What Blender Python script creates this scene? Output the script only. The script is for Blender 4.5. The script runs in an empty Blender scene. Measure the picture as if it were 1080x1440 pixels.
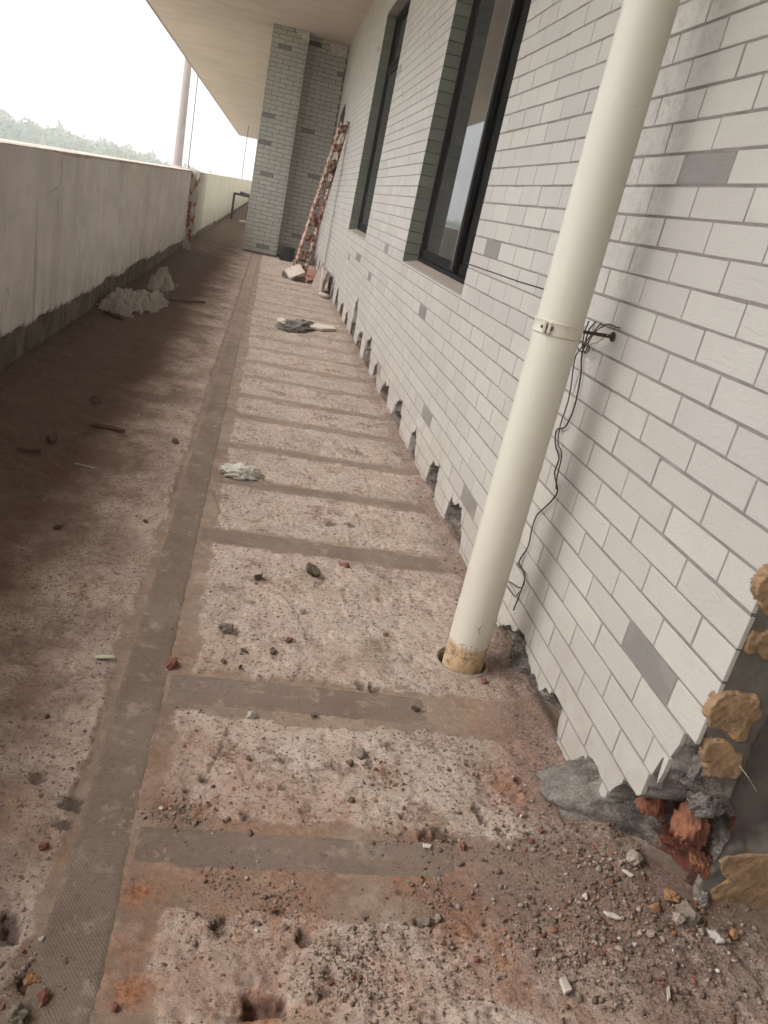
import bpy, math, random
import numpy as np
from mathutils import Vector, Matrix

random.seed(7); rng = np.random.default_rng(7)
sc = bpy.context.scene
col = sc.collection

# ------------------------------------------------------------------ camera
F_PX = 1098.4; CAM_H = 1.09
ROTV = (0.3800, -0.1682, 0.1804)
def _rot(w):
    w = np.array(w, float); th = np.linalg.norm(w); k = w/th
    K = np.array([[0,-k[2],k[1]],[k[2],0,-k[0]],[-k[1],k[0],0]])
    return np.eye(3)+math.sin(th)*K+(1-math.cos(th))*K@K
RC = _rot(ROTV) @ np.array([[1,0,0],[0,0,-1],[0,1,0]], float)     # rows: right, down, forward
cd = bpy.data.cameras.new('camera'); cam = bpy.data.objects.new('camera', cd); col.objects.link(cam)
cam.matrix_world = Matrix(((RC[0][0], -RC[1][0], -RC[2][0], 0), (RC[0][1], -RC[1][1], -RC[2][1], 0),
                           (RC[0][2], -RC[1][2], -RC[2][2], CAM_H), (0, 0, 0, 1)))
cd.sensor_fit = 'VERTICAL'; cd.sensor_height = 36; cd.lens = 36*F_PX/1440
cd.clip_start = .02; cd.clip_end = 3000
sc.camera = cam
def ray(px, py): return RC.T @ np.array([(px-540)/F_PX, (py-720)/F_PX, 1.0])
def at_x(px, py, X): d = ray(px, py); p = d*X/d[0]; return np.array([p[0], p[1], p[2]+CAM_H])
def at_y(px, py, Y): d = ray(px, py); p = d*Y/d[1]; return np.array([p[0], p[1], p[2]+CAM_H])
def at_z(px, py, Z=0.0): d = ray(px, py); p = d*(Z-CAM_H)/d[2]; return np.array([p[0], p[1], Z])

# ------------------------------------------------------------------ world, sun, exposure
SUN_EL, SUN_AZ = 48, 262            # overcast glow from the open side
w = bpy.data.worlds.new('World'); sc.world = w; w.use_nodes = True
nt = w.node_tree; nt.nodes.clear()
sky = nt.nodes.new('ShaderNodeTexSky'); sky.sky_type = 'NISHITA'; sky.sun_disc = False
sky.sun_elevation = math.radians(SUN_EL); sky.sun_rotation = math.radians(SUN_AZ)
sky.air_density = 1.0; sky.dust_density = 4.0; sky.ozone_density = 1.0
hs = nt.nodes.new('ShaderNodeHueSaturation'); hs.inputs['Saturation'].default_value = .04
bg = nt.nodes.new('ShaderNodeBackground'); bg.inputs[1].default_value = .15
wo = nt.nodes.new('ShaderNodeOutputWorld')
nt.links.new(sky.outputs[0], hs.inputs['Color']); nt.links.new(hs.outputs[0], bg.inputs[0]); nt.links.new(bg.outputs[0], wo.inputs[0])
sd = bpy.data.lights.new('sun', 'SUN'); sd.energy = 1.0; sd.angle = math.radians(40); sd.color = (1, .95, .89)
sun = bpy.data.objects.new('sun', sd); col.objects.link(sun)
_a, _e = math.radians(SUN_AZ), math.radians(SUN_EL)
sun.rotation_euler = Vector((math.sin(_a)*math.cos(_e), math.cos(_a)*math.cos(_e), math.sin(_e))).to_track_quat('Z', 'Y').to_euler()
vs = sc.view_settings
vs.view_transform = 'Standard'; vs.look = 'None'; vs.gamma = 1; vs.use_curve_mapping = False
vs.exposure = 1.55
sc.cycles.max_bounces = 10; sc.cycles.diffuse_bounces = 7; sc.cycles.glossy_bounces = 4
sc.cycles.transmission_bounces = 6; sc.cycles.transparent_max_bounces = 8; sc.cycles.volume_bounces = 2
sc.cycles.use_denoising = True
sc.cycles.sample_clamp_indirect = 6

# ------------------------------------------------------------------ numpy noise
_T = rng.random((257, 257)); _T[256] = _T[0]; _T[:, 256] = _T[:, 0]
def vn(x, y, s=0):
    x = np.asarray(x, float)+s*17.13+1000; y = np.asarray(y, float)+s*9.71+1000
    xi = np.floor(x).astype(int); yi = np.floor(y).astype(int); fx = x-xi; fy = y-yi
    fx = fx*fx*(3-2*fx); fy = fy*fy*(3-2*fy); xi %= 256; yi %= 256
    return (_T[xi, yi]*(1-fx)+_T[xi+1, yi]*fx)*(1-fy)+(_T[xi, yi+1]*(1-fx)+_T[xi+1, yi+1]*fx)*fy
def fbm(x, y, o=4, s=0):
    t = 0; a = .5; n = 0
    for i in range(o): t = t+a*vn(np.asarray(x)*2**i, np.asarray(y)*2**i, s+i*3); n += a; a *= .5
    return t/n
def ss(a, b, x): t = np.clip((x-a)/(b-a), 0, 1); return t*t*(3-2*t)

# ------------------------------------------------------------------ mesh helpers
def mesh(name, V, Fc, m=None, smooth=False, attrs=None):
    me = bpy.data.meshes.new(name)
    V = np.asarray(V, np.float32)
    if isinstance(Fc, np.ndarray):
        k = Fc.shape[1]; me.vertices.add(len(V)); me.vertices.foreach_set('co', V.ravel())
        me.loops.add(Fc.size); me.loops.foreach_set('vertex_index', Fc.ravel().astype(np.int32))
        me.polygons.add(len(Fc)); me.polygons.foreach_set('loop_start', (np.arange(len(Fc))*k).astype(np.int32))
        me.update(calc_edges=True)
    else:
        me.from_pydata([tuple(v) for v in V.tolist()], [], Fc)
    if attrs:
        for k, a in attrs.items():
            at = me.attributes.new(k, 'FLOAT', 'POINT'); at.data.foreach_set('value', np.asarray(a, np.float32).ravel())
    if smooth: me.polygons.foreach_set('use_smooth', np.ones(len(me.polygons), bool))
    if m: me.materials.append(m)
    me.validate()
    return me
def link(name, me, parent=None, loc=None, rot=None, scale=None):
    o = bpy.data.objects.new(name, me); col.objects.link(o)
    if parent: o.parent = parent
    if loc is not None: o.location = loc
    if rot is not None: o.rotation_euler = rot
    if scale is not None: o.scale = scale
    return o
def tag(o, label=None, cat=None, group=None, kind=None):
    if label: o['label'] = label
    if cat: o['category'] = cat
    if group: o['group'] = group
    if kind: o['kind'] = kind
    return o
def empty(name, loc=(0, 0, 0), **k):
    o = bpy.data.objects.new(name, None); o.location = loc; o.empty_display_size = .1; col.objects.link(o)
    return tag(o, **k)
class MB:
    def __init__(s): s.V = []; s.F = []; s.n = 0; s.t = []
    def add(s, V, F_, t=0.0):
        s.V.extend([tuple(v) for v in V]); s.F.extend([tuple(i+s.n for i in f) for f in F_]); s.n += len(V); s.t.extend([t]*len(V))
    def box(s, a, b, t=0.0, bev=0.0):
        (x0, y0, z0), (x1, y1, z1) = a, b
        V = [(x0,y0,z0),(x1,y0,z0),(x1,y1,z0),(x0,y1,z0),(x0,y0,z1),(x1,y0,z1),(x1,y1,z1),(x0,y1,z1)]
        s.add(V, [(0,3,2,1),(4,5,6,7),(0,1,5,4),(1,2,6,5),(2,3,7,6),(3,0,4,7)], t)
    def tube(s, P, r, n=8, t=0.0, cap=True):
        P = [Vector(p) for p in P]; rs = r if isinstance(r, (list, tuple)) else [r]*len(P); V = []; F_ = []
        up = None
        for i, p in enumerate(P):
            d = (P[min(i+1, len(P)-1)]-P[max(i-1, 0)]).normalized()
            if up is None: up = d.orthogonal().normalized()
            up = (up-d*up.dot(d)).normalized(); sd_ = d.cross(up)
            for k in range(n):
                a = 2*math.pi*k/n; V.append(p+(up*math.cos(a)+sd_*math.sin(a))*rs[i])
        for i in range(len(P)-1):
            for k in range(n):
                F_.append((i*n+k, i*n+(k+1) % n, (i+1)*n+(k+1) % n, (i+1)*n+k))
        if cap: F_.append(tuple(range(n-1, -1, -1))); F_.append(tuple((len(P)-1)*n+k for k in range(n)))
        s.add(V, F_, t)
    def build(s, name, m, parent=None, smooth=False, attrs=True):
        me = mesh(name, s.V, s.F, m, smooth, {'tint': s.t} if attrs and s.n else None)
        return link(name, me, parent)
def bevel(o, w_=.004, seg=2):
    b = o.modifiers.new('bevel', 'BEVEL'); b.width = w_; b.segments = seg; b.limit_method = 'ANGLE'; return o
def grid(nu, nv):
    i = np.arange(nu-1)[:, None]*nv+np.arange(nv-1)[None, :]
    return np.stack([i, i+nv, i+nv+1, i+1], -1).reshape(-1, 4)
def ico(sub=1):
    t = (1+5**.5)/2
    V = [(-1,t,0),(1,t,0),(-1,-t,0),(1,-t,0),(0,-1,t),(0,1,t),(0,-1,-t),(0,1,-t),(t,0,-1),(t,0,1),(-t,0,-1),(-t,0,1)]
    Fc = [(0,11,5),(0,5,1),(0,1,7),(0,7,10),(0,10,11),(1,5,9),(5,11,4),(11,10,2),(10,7,6),(7,1,8),(3,9,4),(3,4,2),(3,2,6),(3,6,8),(3,8,9),(4,9,5),(2,4,11),(6,2,10),(8,6,7),(9,8,1)]
    V = [np.array(v, float)/np.linalg.norm(v) for v in V]
    for _ in range(sub):
        c = {}; G = []
        def mid(a, b):
            k = (min(a, b), max(a, b))
            if k not in c: m_ = V[a]+V[b]; V.append(m_/np.linalg.norm(m_)); c[k] = len(V)-1
            return c[k]
        for a, b, d in Fc:
            e, f, g = mid(a, b), mid(b, d), mid(d, a); G += [(a, e, g), (b, f, e), (d, g, f), (e, f, g)]
        Fc = G
    return np.array(V), np.array(Fc)
ICO = {k: ico(k) for k in range(5)}
def rockV(sub, seed, rough=.35, flat=.7):
    V, Fc = ICO[sub]; r = np.random.default_rng(seed); V = V.copy()
    # chop with random planes for broken faces
    for _ in range(9):
        n = r.normal(size=3); n /= np.linalg.norm(n); d = r.uniform(.55, .9); s_ = V@n
        V -= np.clip(s_-d, 0, None)[:, None]*n*(.95)
    nz = fbm(V[:, 0]*2.1+V[:, 2]*1.3+seed, V[:, 1]*2.1-V[:, 2], 4, seed % 50)-.5
    V *= (1+rough*nz)[:, None]; V *= np.array([1, r.uniform(.6, .9), flat*r.uniform(.8, 1.1)])
    return V, Fc

# ------------------------------------------------------------------ materials
class Mat:
    def __init__(s, name, rough=.8, spec=.3):
        s.m = bpy.data.materials.new(name); s.m.use_nodes = True; s.t = s.m.node_tree
        s.b = s.t.nodes['Principled BSDF']; s.b.inputs['Roughness'].default_value = rough
        s.b.inputs['Specular IOR Level'].default_value = spec; s.o = s.t.nodes['Material Output']
    def n(s, ty, **k):
        x = s.t.nodes.new(ty)
        for a, v in k.items(): setattr(x, a, v)
        return x
    def l(s, a, b): s.t.links.new(a, b)
    def pos(s, scale=(1, 1, 1), rot=(0, 0, 0)):
        g = s.n('ShaderNodeNewGeometry'); mp = s.n('ShaderNodeMapping'); mp.inputs['Scale'].default_value = scale; mp.inputs['Rotation'].default_value = rot
        s.l(g.outputs['Position'], mp.inputs['Vector']); return mp.outputs[0]
    def noise(s, sc_, det=4, rough=.55, vec=None, dist=0):
        x = s.n('ShaderNodeTexNoise'); x.inputs['Scale'].default_value = sc_; x.inputs['Detail'].default_value = det
        x.inputs['Roughness'].default_value = rough; x.inputs['Distortion'].default_value = dist
        s.l(vec if vec is not None else s.pos(), x.inputs['Vector']); return x.outputs[0]
    def vor(s, sc_, vec=None, feature='F1'):
        x = s.n('ShaderNodeTexVoronoi'); x.feature = feature; x.inputs['Scale'].default_value = sc_
        s.l(vec if vec is not None else s.pos(), x.inputs['Vector']); return x
    def ramp(s, v, stops, interp='LINEAR'):
        r = s.n('ShaderNodeValToRGB'); r.color_ramp.interpolation = interp
        e = r.color_ramp.elements
        while len(e) < len(stops): e.new(.5)
        for i, (p, c) in enumerate(stops):
            e[i].position = p; c = c if isinstance(c, tuple) else (c, c, c); e[i].color = (*c[:3], 1)
        s.l(v, r.inputs[0]); return r.outputs[0]
    def mix(s, f, a, b, mode='MIX'):
        x = s.n('ShaderNodeMix', data_type='RGBA', blend_type=mode)
        for sock, v in ((x.inputs['Factor'], f), (x.inputs['A'], a), (x.inputs['B'], b)):
            if hasattr(v, 'is_linked'): s.l(v, sock)
            elif isinstance(v, tuple): sock.default_value = (*v[:3], 1)
            else: sock.default_value = v
        return x.outputs['Result']
    def math(s, op, a, b=None, clamp=False):
        x = s.n('ShaderNodeMath', operation=op); x.use_clamp = clamp
        for i, v in enumerate((a, b)):
            if v is None: continue
            if hasattr(v, 'is_linked'): s.l(v, x.inputs[i])
            else: x.inputs[i].default_value = v
        return x.outputs[0]
    def attr(s, name): a = s.n('ShaderNodeAttribute'); a.attribute_name = name; return a.outputs['Fac']
    def color(s, c):
        if hasattr(c, 'is_linked'): s.l(c, s.b.inputs['Base Color'])
        else: s.b.inputs['Base Color'].default_value = (*c, 1)
    def bump(s, h, strength=.5, dist=.002, prev=None):
        b = s.n('ShaderNodeBump'); b.inputs['Strength'].default_value = strength; b.inputs['Distance'].default_value = dist
        s.l(h, b.inputs['Height'])
        if prev is not None: s.l(prev, b.inputs['Normal'])
        s.l(b.outputs[0], s.b.inputs['Normal']); return b.outputs[0]
    def rand(s):
        o = s.n('ShaderNodeObjectInfo'); return s.math('FRACT', s.math('ADD', o.outputs['Random'], s.attr('tint')))

def mat_simple(name, c, rough=.7, c2=None, sc_=20, bump=.3, bd=.001, spec=.3, metal=0):
    M = Mat(name, rough, spec); M.b.inputs['Metallic'].default_value = metal
    n1 = M.noise(sc_, 5); M.color(M.mix(M.ramp(n1, [(.35, 0.), (.65, 1.)]), c, c2 or tuple(v*.6 for v in c)))
    M.bump(M.noise(sc_*4, 4), bump, bd); return M.m

# --- floor
def floor_mat():
    M = Mat('floor_concrete', .9, .2)
    big = M.noise(2.3, 4, .55); mid = M.noise(11, 6, .65); fine = M.noise(75, 6, .75); grit = M.noise(260, 3, .8)
    base = M.mix(M.ramp(big, [(.35, 0.), (.65, 1.)]), (.50, .40, .335), (.42, .345, .29))
    base = M.mix(M.ramp(mid, [(.44, 0.), (.60, .7)]), base, (.52, .43, .365))
    base = M.mix(M.math('MULTIPLY', M.ramp(M.noise(5.2, 6, .68, vec=M.pos((1, 1, 1), (0, 0, .7))), [(.5, 0.), (.64, 1.)]), .6), base, (.30, .235, .175))
    base = M.mix(M.ramp(fine, [(.36, .75), (.50, 0.)]), base, (.21, .155, .12))
    base = M.mix(M.ramp(grit, [(.34, .6), (.50, 0.)]), base, (.20, .15, .12))
    base = M.mix(M.ramp(grit, [(.60, 0.), (.72, .5)]), base, (.62, .53, .46))
    for sc_, th, msk in ((95, .20, (.50, .64)), (48, .15, (.54, .68)), (170, .26, (.44, .6))):
        sp = M.vor(sc_); base = M.mix(M.math('MULTIPLY', M.ramp(sp.outputs['Distance'], [(th*.55, .9), (th, 0.)]), M.ramp(M.noise(12+sc_*.05, 5, .7), [(msk[0], 0.), (msk[1], 1.)])), base, (.115, .078, .058))
    wn = M.n('ShaderNodeTexNoise'); wn.inputs['Scale'].default_value = 120; wn.inputs['Detail'].default_value = 3; M.l(M.pos(), wn.inputs['Vector'])
    va = M.n('ShaderNodeVectorMath', operation='MULTIPLY_ADD'); M.l(wn.outputs['Color'], va.inputs[0]); va.inputs[1].default_value = (.016, .016, .016); M.l(M.pos(), va.inputs[2])
    for sc_, th, cut in ((30, .17, .55), (55, .24, .40), (100, .30, .25)):
        sp = M.vor(sc_, va.outputs[0]); sx = M.n('ShaderNodeSeparateColor'); M.l(sp.outputs['Color'], sx.inputs[0])
        mk = M.math('MULTIPLY', M.ramp(sp.outputs['Distance'], [(th*.6, 1.), (th, 0.)]), M.math('GREATER_THAN', sx.outputs[0], cut))
        base = M.mix(M.math('MULTIPLY', mk, M.ramp(M.noise(4.5, 4, .6), [(.34, .5), (.5, 1.)])), base, (.085, .057, .042))
    crumb = M.math('MULTIPLY', M.ramp(M.noise(6.3, 5, .7, vec=M.pos((1, 1.2, 1), (0, 0, 1.9))), [(.55, 0.), (.63, 1.)]), M.ramp(M.noise(95, 5, .8), [(.42, 1.), (.56, .15)]))
    base = M.mix(crumb, base, (.155, .10, .075))
    sub = M.mix(M.ramp(M.noise(6, 5, .65), [(.35, 0.), (.65, 1.)]), (.20, .145, .11), (.31, .235, .18))
    sub = M.mix(M.ramp(M.noise(85, 5, .75), [(.52, 0.), (.68, .6)]), sub, (.12, .088, .07))
    sub = M.mix(M.ramp(M.noise(15, 5, .7), [(.52, 0.), (.66, .7)]), sub, (.37, .295, .24))
    c = M.mix(M.attr('screed'), sub, base)
    rust = M.ramp(M.noise(7.5, 6, .7, vec=M.pos((1, 1.3, 1))), [(.53, 0.), (.66, .6)]); c = M.mix(M.math('MULTIPLY', rust, M.attr('dust')), c, (.24, .115, .065))
    rc = M.mix(M.ramp(M.noise(60, 5, .8), [(.4, 0.), (.6, 1.)]), (.17, .062, .032), (.40, .20, .11))
    c = M.mix(M.math('MULTIPLY', M.attr('rust'), M.ramp(M.noise(28, 6, .8), [(.38, .25), (.55, 1.)])), c, rc)
    dirt = M.mix(M.ramp(M.noise(130, 5, .85), [(.42, 0.), (.58, 1.)]), (.11, .072, .058), (.29, .205, .17))
    dm = M.math('MULTIPLY', M.attr('dust'), M.ramp(M.noise(24, 6, .75), [(.34, .3), (.54, 1.)]))
    c = M.mix(dm, c, dirt)
    c = M.mix(M.attr('damp_shade'), c, M.mix(M.ramp(mid, [(.35, 0.), (.65, 1.)]), (.080, .055, .040), (.145, .10, .072)))  # dark brown for moisture and for the shade painted under the parapet
    blot = M.ramp(M.noise(3.1, 6, .7, vec=M.pos((1, .9, 1), (0, 0, .5))), [(.40, .1), (.56, .85)]); g = M.n('ShaderNodeNewGeometry'); sxx = M.n('ShaderNodeSeparateXYZ'); M.l(g.outputs['Position'], sxx.inputs[0])
    lf = M.ramp(M.math('ADD', M.math('MULTIPLY', sxx.outputs['X'], -2.0), -.2, True), [(0., 0.), (.5, 1.)]); c = M.mix(M.math('MULTIPLY', blot, lf), c, (.155, .10, .078))
    c = M.mix(M.math('MULTIPLY', M.attr('hole'), .72), c, (.055, .034, .026))
    M.color(c)
    M.l(M.math('SUBTRACT', .95, M.math('MULTIPLY', M.attr('damp_shade'), .2)), M.b.inputs['Roughness'])
    p = M.bump(fine, .7, .004); M.bump(grit, .8, .002, p)
    return M.m
def band_mat():
    M = Mat('smooth_band', .85, .2)
    n1 = M.noise(5, 5, .6)
    c = M.mix(M.ramp(n1, [(.35, 0.), (.65, 1.)]), (.15, .108, .082), (.205, .156, .122))
    st = M.noise(40, 4, .7, vec=M.pos((1, 7, 1), (0, 0, .12))); c = M.mix(M.math('MULTIPLY', M.ramp(st, [(.45, 0.), (.7, 1.)]), .45), c, (.11, .092, .08))
    c = M.mix(M.math('MULTIPLY', M.ramp(M.noise(17, 5, .7), [(.55, 0.), (.7, 1.)]), .7), c, (.36, .29, .24))
    # woven imprint
    w1 = M.n('ShaderNodeTexWave'); w1.inputs['Scale'].default_value = 90; w1.inputs['Distortion'].default_value = 2.5; w1.inputs['Detail'].default_value = 2
    M.l(M.pos((1, .55, 1), (0, 0, .9)), w1.inputs['Vector'])
    w2 = M.n('ShaderNodeTexWave'); w2.inputs['Scale'].default_value = 90; w2.inputs['Distortion'].default_value = 2.5
    M.l(M.pos((1, .55, 1), (0, 0, -.9)), w2.inputs['Vector'])
    wv = M.math('MULTIPLY', w1.outputs['Fac'], w2.outputs['Fac'])
    c = M.mix(M.math('MULTIPLY', wv, .35), c, (.25, .205, .17)); c = M.mix(M.attr('dusty'), c, M.mix(M.ramp(M.noise(30, 5, .7), [(.4, 0.), (.6, 1.)]), (.27, .21, .17), (.38, .30, .25)))
    c = M.mix(M.ramp(M.noise(90, 5, .8), [(.36, .7), (.46, 0.)]), c, (.10, .078, .062)); M.color(c)
    p = M.bump(wv, .55, .0012); M.bump(st, .5, .002, p); return M.m
def tile_mat(name, A, B, rel=.5, stain=True):
    M = Mat(name, .42, .4); r = M.rand()
    c = M.mix(r, A, B)
    c = M.mix(M.ramp(M.noise(2.2, 5, .6), [(.4, 0.), (.7, .45)]), c, tuple(v*.86 for v in B))
    c = M.mix(M.ramp(M.noise(160, 3, .6), [(.45, 0.), (.75, .3)]), c, tuple(v*.75 for v in A))
    if stain:
        g = M.n('ShaderNodeNewGeometry'); sx = M.n('ShaderNodeSeparateXYZ'); M.l(g.outputs['Position'], sx.inputs[0])
        low = M.math('SUBTRACT', 1., M.math('MULTIPLY', sx.outputs['Z'], 2.6), True)
        c = M.mix(M.math('MULTIPLY', low, M.ramp(M.noise(9, 6, .75), [(.40, 0.), (.66, .75)])), c, (.33, .27, .225))
        c = M.mix(M.ramp(M.noise(5, 7, .75, vec=M.pos((1, 1, .6))), [(.60, 0.), (.72, .5)]), c, (.38, .355, .325)); c = M.mix(M.ramp(M.noise(38, 5, .8), [(.66, 0.), (.72, .6)]), c, (.30, .26, .225))
        yy_ = M.math('MULTIPLY', M.math('SUBTRACT', sx.outputs['Y'], 1.88), 5.5); nearp = M.math('SUBTRACT', 1., M.math('MULTIPLY', yy_, yy_), True)
        up_ = M.math('SUBTRACT', sx.outputs['Z'], .85, True); c = M.mix(M.math('MULTIPLY', M.math('MULTIPLY', nearp, M.math('MULTIPLY', up_, 3., True)), M.ramp(M.noise(34, 6, .75), [(.47, 0.), (.64, .6)])), c, (.25, .23, .20))
        c = M.mix(M.ramp(M.noise(3.4, 5, .65), [(.5, 0.), (.7, .35)]), c, (.50, .475, .43))
    M.color(c)
    wav = M.noise(16, 5, .62, vec=M.pos((1, 1, 3.2)), dist=1.6); p = M.bump(wav, rel, .004); M.bump(M.noise(260, 2), .12, .0006, p)
    return M.m
def concrete_mat(name, A, B, streak=True, bumpd=.003, sc1=1.2):
    M = Mat(name, .9, .2)
    c = M.mix(M.ramp(M.noise(sc1, 5, .6), [(.35, 0.), (.65, 1.)]), A, B)
    if streak:
        c = M.mix(M.ramp(M.noise(3.5, 6, .6, vec=M.pos((1, 1, .12))), [(.48, 0.), (.72, .55)]), c, tuple(v*.6 for v in A))
        c = M.mix(M.ramp(M.noise(.9, 5, .6, vec=M.pos((1, 1, .6))), [(.5, 0.), (.68, .5)]), c, (A[0]*1.15, A[1]*1.12, A[2]*1.05))
    c = M.mix(M.ramp(M.noise(60, 5, .7), [(.5, 0.), (.8, .3)]), c, tuple(v*.5 for v in A)); M.color(c)
    p = M.bump(M.noise(30, 6, .65), .4, bumpd); M.bump(M.noise(300, 3), .3, .0006, p); return M.m
def ceiling_mat():
    M = Mat('ceiling_plaster', .92, .15)
    c = M.mix(M.ramp(M.noise(.7, 4, .5, vec=M.pos((1.6, .5, 1))), [(.35, 0.), (.65, 1.)]), (.64, .54, .50), (.59, .505, .465))
    c = M.mix(M.ramp(M.noise(1.4, 5, .6, vec=M.pos((.5, 1.6, 1), (0, 0, .12))), [(.5, 0.), (.66, .3)]), c, (.70, .60, .54)); c = M.mix(M.ramp(M.noise(2.2, 6, .65, vec=M.pos((.6, 1.4, 1))), [(.42, .35), (.55, 0.)]), c, (.48, .39, .345)); M.color(c)
    M.bump(M.noise(5, 5, .6, vec=M.pos((.5, 2, 1))), .35, .006); return M.m
def mortar_mat():
    M = Mat('mortar', .95, .15)
    g = M.mix(M.ramp(M.noise(12, 5, .65), [(.35, 0.), (.65, 1.)]), (.29, .265, .24), (.37, .34, .31))
    raw = M.mix(M.ramp(M.noise(25, 5, .7), [(.4, 0.), (.62, 1.)]), (.105, .09, .078), (.34, .30, .262))
    c = M.mix(M.attr('raw'), g, raw)
    br = M.mix(M.ramp(M.noise(18, 5, .7), [(.4, 0.), (.6, 1.)]), (.22, .06, .035), (.07, .028, .02))
    c = M.mix(M.ramp(M.math('MULTIPLY', M.attr('brick'), M.noise(26, 5, .75)), [(.32, 0.), (.40, 1.)]), c, br); M.color(c)
    c = M.mix(M.math('MULTIPLY', M.attr('raw'), M.ramp(M.noise(160, 4, .8), [(.40, .8), (.52, 0.)])), c, (.07, .056, .047)); c = M.mix(M.math('MULTIPLY', M.attr('raw'), M.ramp(M.noise(230, 3, .8), [(.58, 0.), (.68, .6)])), c, (.42, .37, .33)); M.color(c)
    p = M.bump(M.noise(55, 6, .75), 1., .008); M.bump(M.noise(300, 4, .8), .9, .003, p); return M.m
def rubble_mat():
    M = Mat('rubble', .92, .2); r = M.rand()
    c = M.ramp(r, [(0, (.23, .16, .125)), (.28, (.36, .28, .23)), (.45, (.13, .09, .07)), (.66, (.17, .065, .042)), (.75, (.27, .11, .055)), (.79, (.25, .215, .18)), (.93, (.16, .12, .095)), (.985, (.62, .58, .52))], 'CONSTANT')
    c = M.mix(M.ramp(M.noise(150, 4, .7), [(.4, 0.), (.7, .5)]), c, (.12, .095, .08)); M.color(c)
    M.bump(M.noise(300, 4, .7), .5, .001); return M.m
M_floor = floor_mat(); M_band = band_mat()
M_tile = tile_mat('wall_tile_glaze', (.53, .505, .46), (.46, .432, .40))
M_tiledark = tile_mat('wall_tile_grey', (.235, .22, .205), (.215, .20, .19))
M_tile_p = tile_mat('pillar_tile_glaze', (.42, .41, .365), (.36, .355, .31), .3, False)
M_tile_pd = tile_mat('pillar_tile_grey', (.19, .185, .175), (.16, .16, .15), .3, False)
M_mortar = mortar_mat(); M_rubble = rubble_mat()
M_grout_p = mat_simple('pillar_grout', (.16, .15, .13), .95)
M_para = concrete_mat('parapet_render', (.36, .325, .295), (.42, .375, .335))
M_para2 = concrete_mat('parapet_render_far', (.40, .375, .32), (.46, .43, .37))
M_ceil = ceiling_mat()
M_dark = concrete_mat('bare_cement', (.12, .108, .092), (.20, .18, .155), False, .006, 8)
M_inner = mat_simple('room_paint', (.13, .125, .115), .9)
M_alu = mat_simple('window_aluminium', (.012, .012, .012), .75, (.018, .017, .016), bump=.02, spec=.06)
M_alu2 = mat_simple('window_silver_edge', (.35, .35, .36), .35, (.3, .3, .3), bump=.02, spec=.5)
M_adh = None

# ------------------------------------------------------------------ dimensions
XW = .841            # tiled wall face
Y0 = 1.01            # near corner of the tiled wall
YP, YR = 13.80, 14.12   # pillar front, recess back
XPL, XPR = -.345, .205
ZC = 3.34
XPAR = -1.13
TH, TL = .065, .20437
ZT0, YT0 = 1.2688, 1.7308
WINS = [(3.36, 5.03, .828, 2.86), (7.20, 8.88, .828, 2.86)]
ZG = -7.0

# ------------------------------------------------------------------ floor (heightfield)
STRIPS = [(1.025, 1.125), (1.475, 1.60), (2.33, 2.455), (2.88, 2.97), (3.335, 3.42), (3.83, 3.915), (4.24, 4.33), (4.72, 4.80),
          (5.16, 5.25), (5.66, 5.74), (6.12, 6.21), (6.62, 6.70), (7.10, 7.19), (7.6, 7.69), (8.1, 8.2), (8.62, 8.7), (9.1, 9.2), (9.65, 9.75), (10.2, 10.3), (10.8, 10.9)]
def pts_floor(L): return [(*at_z(a, b)[:2], *r) for a, b, *r in L]
HOLES = pts_floor([(310, 1305, .020, .010), (425, 1322, .016, .010), (462, 1372, .013, .007), (455, 1395, .010, .006), (395, 1282, .012, .006),
                   (290, 1097, .012, .010), (282, 1088, .008, .007), (520, 1078, .010, .007), (395, 1108, .010, .005), (380, 1110, .006, .005), (398, 1072, .010, .004), (345, 1148, .012, .008),
                   (620, 1176, .022, .008), (600, 1177, .016, .008), (640, 1180, .014, .007), (565, 1150, .012, .006), (670, 1140, .016, .006), (680, 1155, .010, .006), (15, 1300, .022, .010), (2, 1320, .02, .010), (40, 1385, .015, .010),
                   (590, 1300, .012, .006), (560, 1255, .008, .004), (505, 965, .016, .009), (525, 968, .016, .008), (430, 862, .014, .005), (485, 795, .018, .006), (465, 738, .02, .004), (492, 740, .02, .004), (730, 1100, .012, .006), (100, 1130, .02, .006), (90, 1160, .016, .005), (50, 1100, .02, .005)])
RUST = pts_floor([(620, 1240, .07, 1), (600, 1180, .05, .7), (180, 1400, .03, .9), (195, 1255, .025, .8), (425, 1290, .05, .7), (720, 1110, .06, .8), (640, 1290, .06, .8), (560, 1390, .06, .6), (850, 1310, .07, .7), (240, 1130, .03, .4), (470, 1385, .03, .7), (740, 1060, .04, .7), (700, 1340, .05, .6), (540, 1090, .03, .5), (372, 1425, .03, 1), (240, 1140, .02, .8), (280, 1145, .02, .6)])
CRACKS = [[at_z(*p)[:2] for p in L] for L in ([(318, 1030), (312, 1055), (298, 1075), (287, 1095)], [(350, 815), (400, 840), (420, 870), (432, 900)], [(300, 690), (310, 720), (322, 735)], [(640, 1100), (680, 1150)])]
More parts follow.
